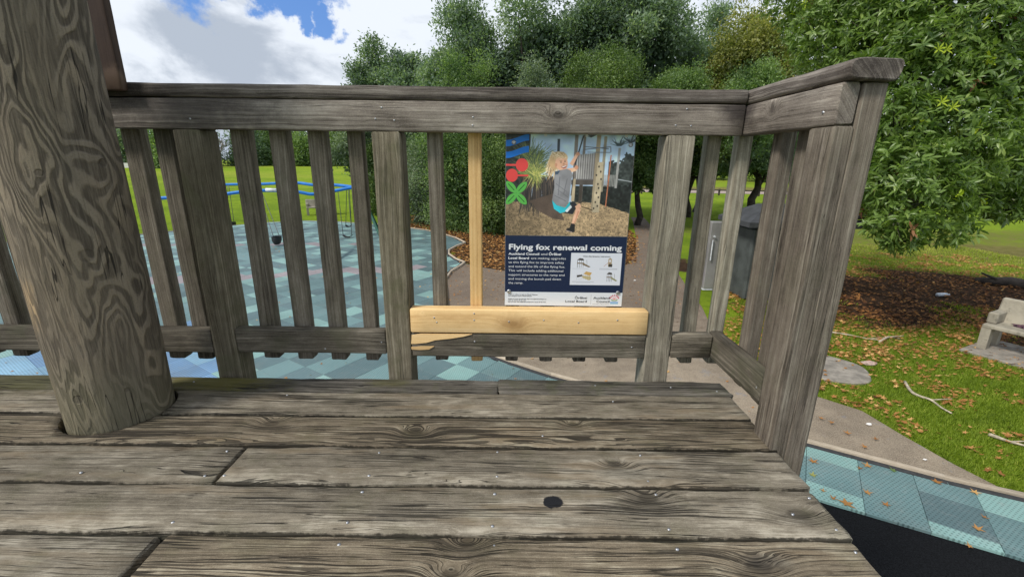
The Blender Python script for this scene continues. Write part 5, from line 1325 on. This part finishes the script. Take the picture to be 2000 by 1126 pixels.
# ------------------------------------------------------------------ near tree with long glossy leaves
L_glossy = leafmat('glossy_long_leaf', (0.045, .085, .018), (0.15, .225, .055), (0.32, .40, .12), .36, .42, .5, 1.3)
L_new = leafmat('fresh_yellow_leaf', (.25, .36, .02), (.42, .52, .03), (.55, .55, .05), .4, .35)
L_dead = leafmat('brown_dead_leaf', (.10, .05, .02), (.22, .10, .04), (.32, .17, .07), .7, .1)
nt_ = empty('long_leafed_tree', (7.55, 8.9, GZ), 'large tree with drooping whorls of long glossy green leaves on the right', 'tree')
RNG = np.random.default_rng(77)
lobes = []
def LB(px, py, Y, rpx, fl=.85, dep=.8):
    c_ = at(px, py, 1, Y); s_ = (c_ - EYE).dot(FW) / F_PX; lobes.append((np.array(c_), np.array((rpx * s_, rpx * s_ * dep, rpx * s_ * fl))))
for a in ((1800, 395, 5.6, 92, .85), (1745, 440, 5.5, 52, .6), (1850, 440, 5.6, 54, .75), (1770, 335, 5.8, 95, .8), (1850, 290, 6.0, 120, .9), (1930, 330, 6.2, 80, .9), (1720, 360, 5.9, 45, 1.), (1745, 250, 6.2, 85, .9), (1900, 200, 6.2, 110, .9), (1800, 150, 6.6, 120, .9), (1990, 340, 6.3, 70, .8), (1965, 410, 6.0, 34, .6), (2000, 395, 6.1, 44, .8), (1900, 385, 6.0, 40, .7),
          (1960, 95, 6.4, 130, .9), (1860, 40, 6.8, 130, .9), (1720, 90, 7.4, 95, .9), (1640, 60, 8.2, 95, .9), (1590, 50, 9.4, 56, .9), (1608, 110, 9.0, 54, .8), (1665, 125, 8.0, 60, .8), (1590, -10, 9.4, 60, .9), (1700, 0, 8.0, 120, .8), (1820, -60, 7.4, 160, .8), (2000, -40, 7.0, 160, .9), (2060, 120, 6.6, 120, 1.), (2090, 280, 6.6, 110, 1.),
          (1610, -60, 9.5, 130, .9), (1760, 470, 5.5, 34, .6), (1690, 200, 7.4, 60, 1.0), (1690, 290, 7.2, 50, 1.0), (1700, 400, 6.6, 36, .8)): LB(*a)
Ws, Wd_, Wl = [], [], []
for ci, (c_, r_) in enumerate(lobes):
    s_ = 1.0; nW = int(150 * (r_[0] * r_[2]) / .30 / (1 + .0)) ; nW = min(max(nW, 60), 620)
    d = rdir(nW, .05); p = c_ + d * r_ * (.55 + .45 * RNG.random(nW)[:, None] ** .5); Ws.append(p); Wd_.append(d); Wl.append(np.full(nW, RNG.normal(0, .07)))
Ws = np.concatenate(Ws); Wd_ = np.concatenate(Wd_); Wl = np.concatenate(Wl)
per = 8; n = len(Ws) * per
ax_ = unit(Wd_ * .85 + RNG.normal(size=Ws.shape) * .40 + np.array((0.1, 0, .12))); ang = (np.tile(np.arange(per), len(Ws)) * (2 * math.pi / per) + np.repeat(RNG.random(len(Ws)) * 6, per) + RNG.normal(0, .55, n))[:, None]
A = np.repeat(ax_, per, 0); e1 = unit(np.cross(A, np.array((0.3, .2, 1.0)))); e2 = np.cross(A, e1)
tilt = RNG.uniform(.0, 1.3, n)[:, None]; Dl = unit((e1 * np.cos(ang) + e2 * np.sin(ang)) + A * tilt + np.array((0, 0, -.42)))
Pl = np.repeat(Ws, per, 0) + A * RNG.uniform(-.09, .02, n)[:, None] + RNG.normal(size=(n, 3)) * .012; Nl = unit(A + RNG.normal(size=(n, 3)) * .25)
sz = RNG.uniform(.075, .175, n); tint = np.clip(np.repeat(.40 + Wl + RNG.normal(0, .14, len(Ws)), per) + RNG.normal(0, .12, n), 0, 1)
dead = RNG.random(len(Ws)) < .006; fresh = RNG.random(len(Ws)) < .010; dm = np.repeat(dead, per); fm = np.repeat(fresh, per) & ~dm; ok = ~(dm | fm)
leaves('foliage', Pl[ok], Dl[ok], Nl[ok], sz[ok], sz[ok] * .27, tint[ok], L_glossy, nt_, .14, True)
o = leaves('fresh_leaves', Pl[fm], Dl[fm], Nl[fm], sz[fm], sz[fm] * .28, tint[fm], L_new, nt_, .14, True); o['label'] = 'scattered fresh yellow green leaf tips'
o = leaves('dead_leaves', Pl[dm], Dl[dm], Nl[dm], sz[dm], sz[dm] * .28, tint[dm], L_dead, nt_, .14, True); o['label'] = 'scattered brown dead leaves'
for (px, py, Y) in ((1832, 97, 5.9), (1848, 98, 5.9), (1838, 200, 5.5), (1860, 210, 5.6)):
    q = np.array(at(px, py, 1, Y)); a = np.linspace(0, 6.28, 7)[:-1]; dv = np.stack([np.cos(a), np.full(6, -.35), np.sin(a) * .8 + .35], 1)
    leaves('fresh_leaves', np.repeat(q[None], 6, 0), dv, np.tile((0, -1, .5), (6, 1)), np.full(6, .11), np.full(6, .028), np.full(6, .6), L_new, nt_, .1, True)
mb = MB(); mb.tube([(7.55, 8.9, GZ - .1), (7.6, 8.8, GZ + 1.2), (7.75, 8.6, GZ + 2.6), (8.0, 8.2, 2.6)], [.26, .2, .16, .1], 10)
for (c_, r_) in lobes[::1]:
    s_ = Vector((7.75, 8.5, min(1.9, max(GZ + 1.0, float(c_[2]) * .5 - .3)))); e = Vector(c_); md = (s_ + e) / 2 + Vector((0, 0, .15)); mb.tube([s_, md, e], [.05, .03, .010], 6)
    for k in range(5):
        e2_ = Vector(c_ + rdir(1)[0] * r_ * .85); mb.tube([e, (e + e2_) / 2 + Vector((0, 0, .04)), e2_], [.011, .008, .004], 5)
mb.build('trunk', M_bark, nt_, True)

# ------------------------------------------------------------------ grass blades on the near lawn
G_mat = leafmat('grass_blade', (0.10, .155, .012), (0.205, .285, .025), (0.40, .43, .08), .6, .35, .2)
def scatter(n, x0, x1, y0, y1, fn):
    x = RNG.uniform(x0, x1, n); y = RNG.uniform(y0, y1, n); k = fn(x, y); return x[k], y[k]


_sx = np.arange(2, 18, .12); _sy = np.arange(1.2, 16, .12); SGX, SGY = np.meshgrid(_sx, _sy); SG = soilval(SGX, SGY)
def soilq(x, y):
    i = np.clip(((y - 1.2) / .12).astype(int), 0, len(_sy) - 1); j = np.clip(((x - 2) / .12).astype(int), 0, len(_sx) - 1); return SG[i, j]


def grassok(x, y):
    ok = ~inpoly(x, y, PATH) & ~inpoly(x, y, RUB); ok &= ((x - 4.93) ** 2 + (y - 4.72) ** 2 > .54 ** 2); s_ = soilq(x, y); ok &= RNG.random(len(x)) > s_ * 1.25
    px = x / (y + 1.46 + 1e-6); return ok & (px > .55) & (px < 1.75 + .4)


gpath = lambda x, y: grassok(x, y)
Xs, Ys = [], []
for (n, x0, x1, y0, y1) in ((150000, 4.0, 9.5, 1.4, 5.5), (120000, 3.5, 13.5, 5.5, 9.5), (50000, 3.5, 18, 9.5, 16)):
    a, b_ = scatter(n, x0, x1, y0, y1, gpath); Xs.append(a); Ys.append(b_)
X = np.concatenate(Xs); Yv = np.concatenate(Ys); n = len(X); h = RNG.uniform(.018, .05, n) * np.where(Yv > 7, 1.3, 1.0); a = RNG.uniform(0, 6.28, n); wv = np.where(Yv > 7, .010, .0055); le = RNG.uniform(.2, .9, n)
b0 = np.stack([X - np.cos(a) * wv, Yv - np.sin(a) * wv, np.full(n, GZ)], 1); b1 = np.stack([X + np.cos(a) * wv, Yv + np.sin(a) * wv, np.full(n, GZ)], 1); aa = a + RNG.uniform(.8, 2.3, n)
tp = np.stack([X + np.cos(aa) * le * h, Yv + np.sin(aa) * le * h, GZ + h], 1)
cl = vnoise(SGX, SGY, 1.6, 9.0); i_ = np.clip(((Yv - 1.2) / .12).astype(int), 0, len(_sy) - 1); j_ = np.clip(((X - 2) / .12).astype(int), 0, len(_sx) - 1)
tg = np.clip(.48 + .25 * np.clip((Yv - 6.5) / 3, 0, 1) * (X > 6.5) + cl[i_, j_] * .35 + RNG.normal(0, .18, n), 0, 1)  # blades yellow along with the canopy shade tint painted on the lawn
V = np.stack([b0, b1, tp], 1).reshape(-1, 3); Fq_ = np.arange(n * 3).reshape(-1, 3)
o = npmesh('grass', V, Fq_, G_mat, None, {'tint': np.repeat(tg, 3)}); tag(o, 'short green lawn grass around the path and bench', 'grass', kind='stuff')
print('grass blades', n)

# ------------------------------------------------------------------ fallen leaves
D_mat = leafmat('fallen_leaf', (0.11, .045, .020), (0.36, .165, .05), (0.62, .38, .15), .75, .12, .15)
def litter(name, x, y, z, s, tn, label):
    n = len(x); a = RNG.uniform(0, 6.28, n); k = 5; V = []; ang0 = np.arange(10) * (2 * math.pi / 10)
    rad = np.where(np.arange(10) % 2 == 0, 1.0, .42)[None, :] * s[:, None] * RNG.uniform(.75, 1.15, (n, 10)) * .5
    tx, ty = RNG.normal(0, .28, n), RNG.normal(0, .28, n)
    px = np.cos(ang0[None] + a[:, None]) * rad; py = np.sin(ang0[None] + a[:, None]) * rad * RNG.uniform(.5, 1, n)[:, None]; pz = px * tx[:, None] + py * ty[:, None] + (rad ** 2) * 3.0
    ring = np.stack([x[:, None] + px, y[:, None] + py, z[:, None] + pz + s[:, None] * .12], -1); cen = np.stack([x, y, z + s * .10], -1)[:, None]
    V = np.concatenate([cen, ring], 1).reshape(-1, 3); i0 = np.arange(n)[:, None] * 11
    Fq_ = np.concatenate([i0 + np.array([0, 1 + q, 1 + (q + 1) % 10]) for q in range(10)], 1).reshape(-1, 3)
    o = npmesh(name, V, Fq_, D_mat, None, {'tint': np.repeat(tn, 11)}); tag(o, label, 'leaf litter', kind='stuff'); return o


def litok(x, y):
    s_ = soilq(x, y); n_ = cl[np.clip(((y - 1.2) / .12).astype(int), 0, len(_sy) - 1), np.clip(((x - 2) / .12).astype(int), 0, len(_sx) - 1)]
    d = .10 + np.clip(n_ * 1.1, -.08, .5) + .5 * (s_ > .12) + .55 * np.exp(-((y - 5.9 - .12 * (x - 7)) / 1.1) ** 2) + n_ * .35
    d = np.where((x - 4.6) ** 2 + (y - 5.9) ** 2 < 1.0, .8, d)
    d = np.where((s_ > .75) & (x > 8.2), d * .5, d); d = np.where((x - 4.93) ** 2 + (y - 4.72) ** 2 < .30, .03, d)
    px = x / (y + 1.46); return (~inpoly(x, y, PATH)) & (~inpoly(x, y, RUB)) & (RNG.random(len(x)) < d) & (px > .5) & (px < 1.95)


a, b_ = scatter(70000, 3.4, 16, 1.6, 14, litok); k = len(a); s_ = np.where(b_ > 7, RNG.uniform(.05, .11, k), RNG.uniform(.035, .10, k))
litter('leaf_litter', a, b_, np.full(k, GZ + .035), s_, np.clip(RNG.normal(.55, .22, k) - .33 * (soilq(a, b_) > .4), 0, 1), 'orange brown autumn leaves scattered thickly over the grass on the right')
a = RNG.uniform(-7, 6.2, 30000); b_ = RNG.uniform(10.6, 24, 30000); km = inpoly(a, b_, MULCH); a, b_ = a[km], b_[km]; k = len(a)
litter('mulch_leaves', a, b_, np.full(k, GZ + .01), RNG.uniform(.06, .13, k), np.clip(RNG.normal(.52, .24, k), 0, 1), 'dry brown leaves covering the earth under the bushes')
a = RNG.uniform(-2.2, 7, 9000); b_ = RNG.uniform(3.2, 23, 9000); km = inpoly(a, b_, PATH) & (RNG.random(len(a)) < .10 + .55 * (b_ > 7.5)); a, b_ = a[km], b_[km]; k = len(a)
litter('path_leaves', a, b_, np.full(k, GZ + .012), RNG.uniform(.03, .08, k), np.clip(RNG.normal(.62, .2, k), 0, 1), 'small dry leaves and bark strewn along the asphalt path')
a = RNG.uniform(-9, 3, 1500); b_ = RNG.uniform(3.6, 16, 1500); km = inpoly(a, b_, RUB) & (RNG.random(len(a)) < .30); a, b_ = a[km], b_[km]; k = len(a)
litter('tile_leaves', a, b_, np.full(k, GZ + .034), RNG.uniform(.03, .07, k), np.clip(RNG.normal(.75, .2, k), 0, 1), 'pale scraps of leaf scattered over the teal tiles')

# single star-shaped leaves near the camera
def star(px, py, s_, label, tn, zoff=.034, mat=D_mat, group='single fallen leaves on the tiles and path by the corner post'):
    c_ = at(px, py, 2, GZ + zoff); a = rnd.uniform(0, 6.28); V = [(c_.x, c_.y, c_.z + .004)]; n_ = 10
    for q in range(n_):
        r_ = s_ * (.5 if q % 2 == 0 else .17) * rnd.uniform(.75, 1.2); V.append((c_.x + r_ * math.cos(a + q * 2 * math.pi / n_), c_.y + r_ * math.sin(a + q * 2 * math.pi / n_), c_.z + .004 + (.02 * rnd.random() if q % 2 == 0 else .002)))
    o = npmesh('fallen_leaf', V, [(0, 1 + q, 1 + (q + 1) % n_) for q in range(n_)], mat, None, {'tint': [tn] * (n_ + 1)}); tag(o, label, 'leaf', group); return o


for (px, py, s_, lb, tn) in ((1588, 901, .11, 'orange star shaped leaf closest to the foot of the corner post', .6), (1694, 909, .12, 'pale orange star leaf under the edging on the light tile', .7), (1679, 914, .07, 'small brown leaf on the light tile corner', .3), (1694, 962, .09, 'tan star leaf in the middle of the near tiles', .7), (1653, 983, .16, 'biggest orange star leaf, near the black rubber', .66), (1627, 973, .08, 'curled orange leaf left of the biggest one', .55), (1607, 958, .06, 'tiny tan leaf near the deck edge', .7), (1730, 985, .09, 'curled tan leaf right of the biggest one', .6), (1829, 941, .11, 'orange leaf lying against the pale edging', .5), (1910, 1032, .11, 'thin tan leaf low on the right tiles', .7), (1922, 1010, .06, 'tiny leaf on the right light tile', .6), (1893, 1066, .07, 'tan leaf near the black rubber at the right', .7), (1904, 961, .10, 'narrow tan leaf just inside the edging', .85),
                             (1604, 817, .09, 'orange star leaf on the path nearest the corner post', .6), (1624, 825, .09, 'brown star leaf on the path right of the nearest', .5), (1654, 845, .10, 'orange star leaf mid path', .6), (1688, 872, .10, 'orange star leaf on the path by the edging', .6), (1710, 857, .08, 'red brown leaf on the path', .3), (1711, 750, .0, '', 0)):
    if s_: star(px, py, s_, lb, tn)
star(1587, 927, .10, 'round yellow and orange leaf on the near teal tiles', .9, mat=L_yel); star(1744, 918, .09, 'green fallen leaf on the tiles by the pale edging', .5, mat=L_lime)

# fallen sticks, bottle, paper, log
M_stick = simple('bleached_stick_bark', (0.42, .36, .27), .9, 0, 20, .35, .4)
def stick(pxs, r0, label, zo=.03):
    P = [at(x, y, 2, GZ + zo) + Vector((0, 0, .012 * (k % 2))) for k, (x, y) in enumerate(pxs)]; P = [P[0]] + P[1:]
    mb = MB().tube(catm(P, 4), [r0 * (1 - .5 * i / (4 * (len(P) - 1))) for i in range(4 * (len(P) - 1) + 1)], 7); e = P[len(P) // 2]; mb.tube([e, e + Vector((.22, -.05, .05))], [r0 * .5, r0 * .2], 5)
    o = mb.build('fallen_branch', M_stick, None, True); tag(o, label, 'branch', 'fallen branches on the grass'); return o


stick([(1767, 745), (1779, 765), (1796, 773), (1818, 782), (1838, 795), (1858, 808)], .020, 'crooked pale branch lying in the middle of the grass')
stick([(1932, 848), (1950, 856), (1972, 862), (2004, 872)], .022, 'pale branch lying at the right edge below the bench')
stick([(1622, 648), (1660, 655), (1695, 661), (1722, 665)], .014, 'long thin branch lying across the grass beside the corner post'); stick([(1718, 667), (1735, 659), (1758, 661)], .025, 'short curved stick at the end of the long thin branch')
q = at(1843, 577, 2, GZ + .03); bo = empty('plastic_bottle', tuple(q), 'clear plastic bottle lying on the bare earth', 'bottle')
MB().tube([q + Vector((-.17, 0, .02)), q + Vector((-.16, 0, .02)), q + Vector((.08, .02, .02)), q + Vector((.13, .025, .02))], [.03, .045, .045, .018], 12).build('bottle_body', simple('clear_grey_plastic', (.55, .60, .66), .15, 0, 20, .3, .1), bo, True); MB().tube([q + Vector((.13, .025, .02)), q + Vector((.16, .03, .02))], .02, 10).build('cap', M_slab, bo, True)
q = at(1698, 709, 2, GZ + .03); o = blob('flat_stone', (q.x, q.y, GZ + .03), .12, .07, .03, simple('pinkish_stone', (.45, .33, .28), .8, 0, 20, .3, .3), 5); tag(o, 'flat pinkish stone half sunk in the grass beside the concrete pad', 'stone')
for k, (px, py, s_) in enumerate(((1697, 829, .035), (1806, 898, .02), (1355, 602, .03), (1240, 548, .035))):
    q = at(px, py, 2, GZ + .02); o = blob('white_pebble', (q.x, q.y, GZ + .03), s_, s_ * .6, s_ * .4, simple('white_stone', (.65, .63, .6), .8), k); tag(o, ('white pebble at the grass edge of the path', 'small white pebble beside the edging', 'white scrap on the path behind the slats', 'white scrap on the path by the notice')[k], 'pebble')
mb = MB(); q0, q1 = at(1905, 548, 2, GZ + .05), at(2040, 562, 2, GZ + .05); mb.tube([q0, (q0 + q1) / 2 + Vector((0, 0, .06)), q1], [.09, .14, .12], 9); mb.tube([(q0 + q1) / 2, (q0 + q1) / 2 + Vector((-.6, .2, .25))], [.05, .02], 6); o = mb.build('fallen_log', M_bark, None, True); tag(o, 'dark rotting log on the earth behind the bench', 'log')
q = at(1955, 388, 1, 30); o = blob('pale_boulder', (q.x, 30, float(gz(30)) + 1.1), 1.3, .8, .55, simple('pale_rock', (.42, .38, .32), .9, 0, 2, .3, .4), 8); tag(o, 'pale boulder glimpsed under the right hand foliage', 'boulder')

# low rail fence by the road beyond the lawn
fe = empty('bollard_rail', (18, 42, float(gz(42))), 'low timber post and rail barrier across the far lawn on the right', 'fence')
f0_, f1_ = Vector((9, 42.5, float(gz(42)))), Vector((34, 39.5, float(gz(40))))
for k in range(15):
    p = f0_.lerp(f1_, k / 14); MB().box((p.x - .07, p.y - .07, p.z - .1), (p.x + .07, p.y + .07, p.z + .62), .01).build('post', M_bark, fe)
MB().tube([f0_ + Vector((0, -.09, .5)), f1_ + Vector((0, -.09, .5))], .06, 8).build('rail', M_bark, fe, True)
rd = pmesh('far_path', [(2, 44.5, float(gz(44.5)) + .03), (60, 40.5, float(gz(40.5)) + .03), (60, 46, float(gz(46)) + .03), (2, 48.5, float(gz(48.5)) + .03)], [(0, 1, 2, 3)], simple('pale_pink_path', (.34, .27, .23), .9, 0, 2, .15, .1)); tag(rd, kind='structure')
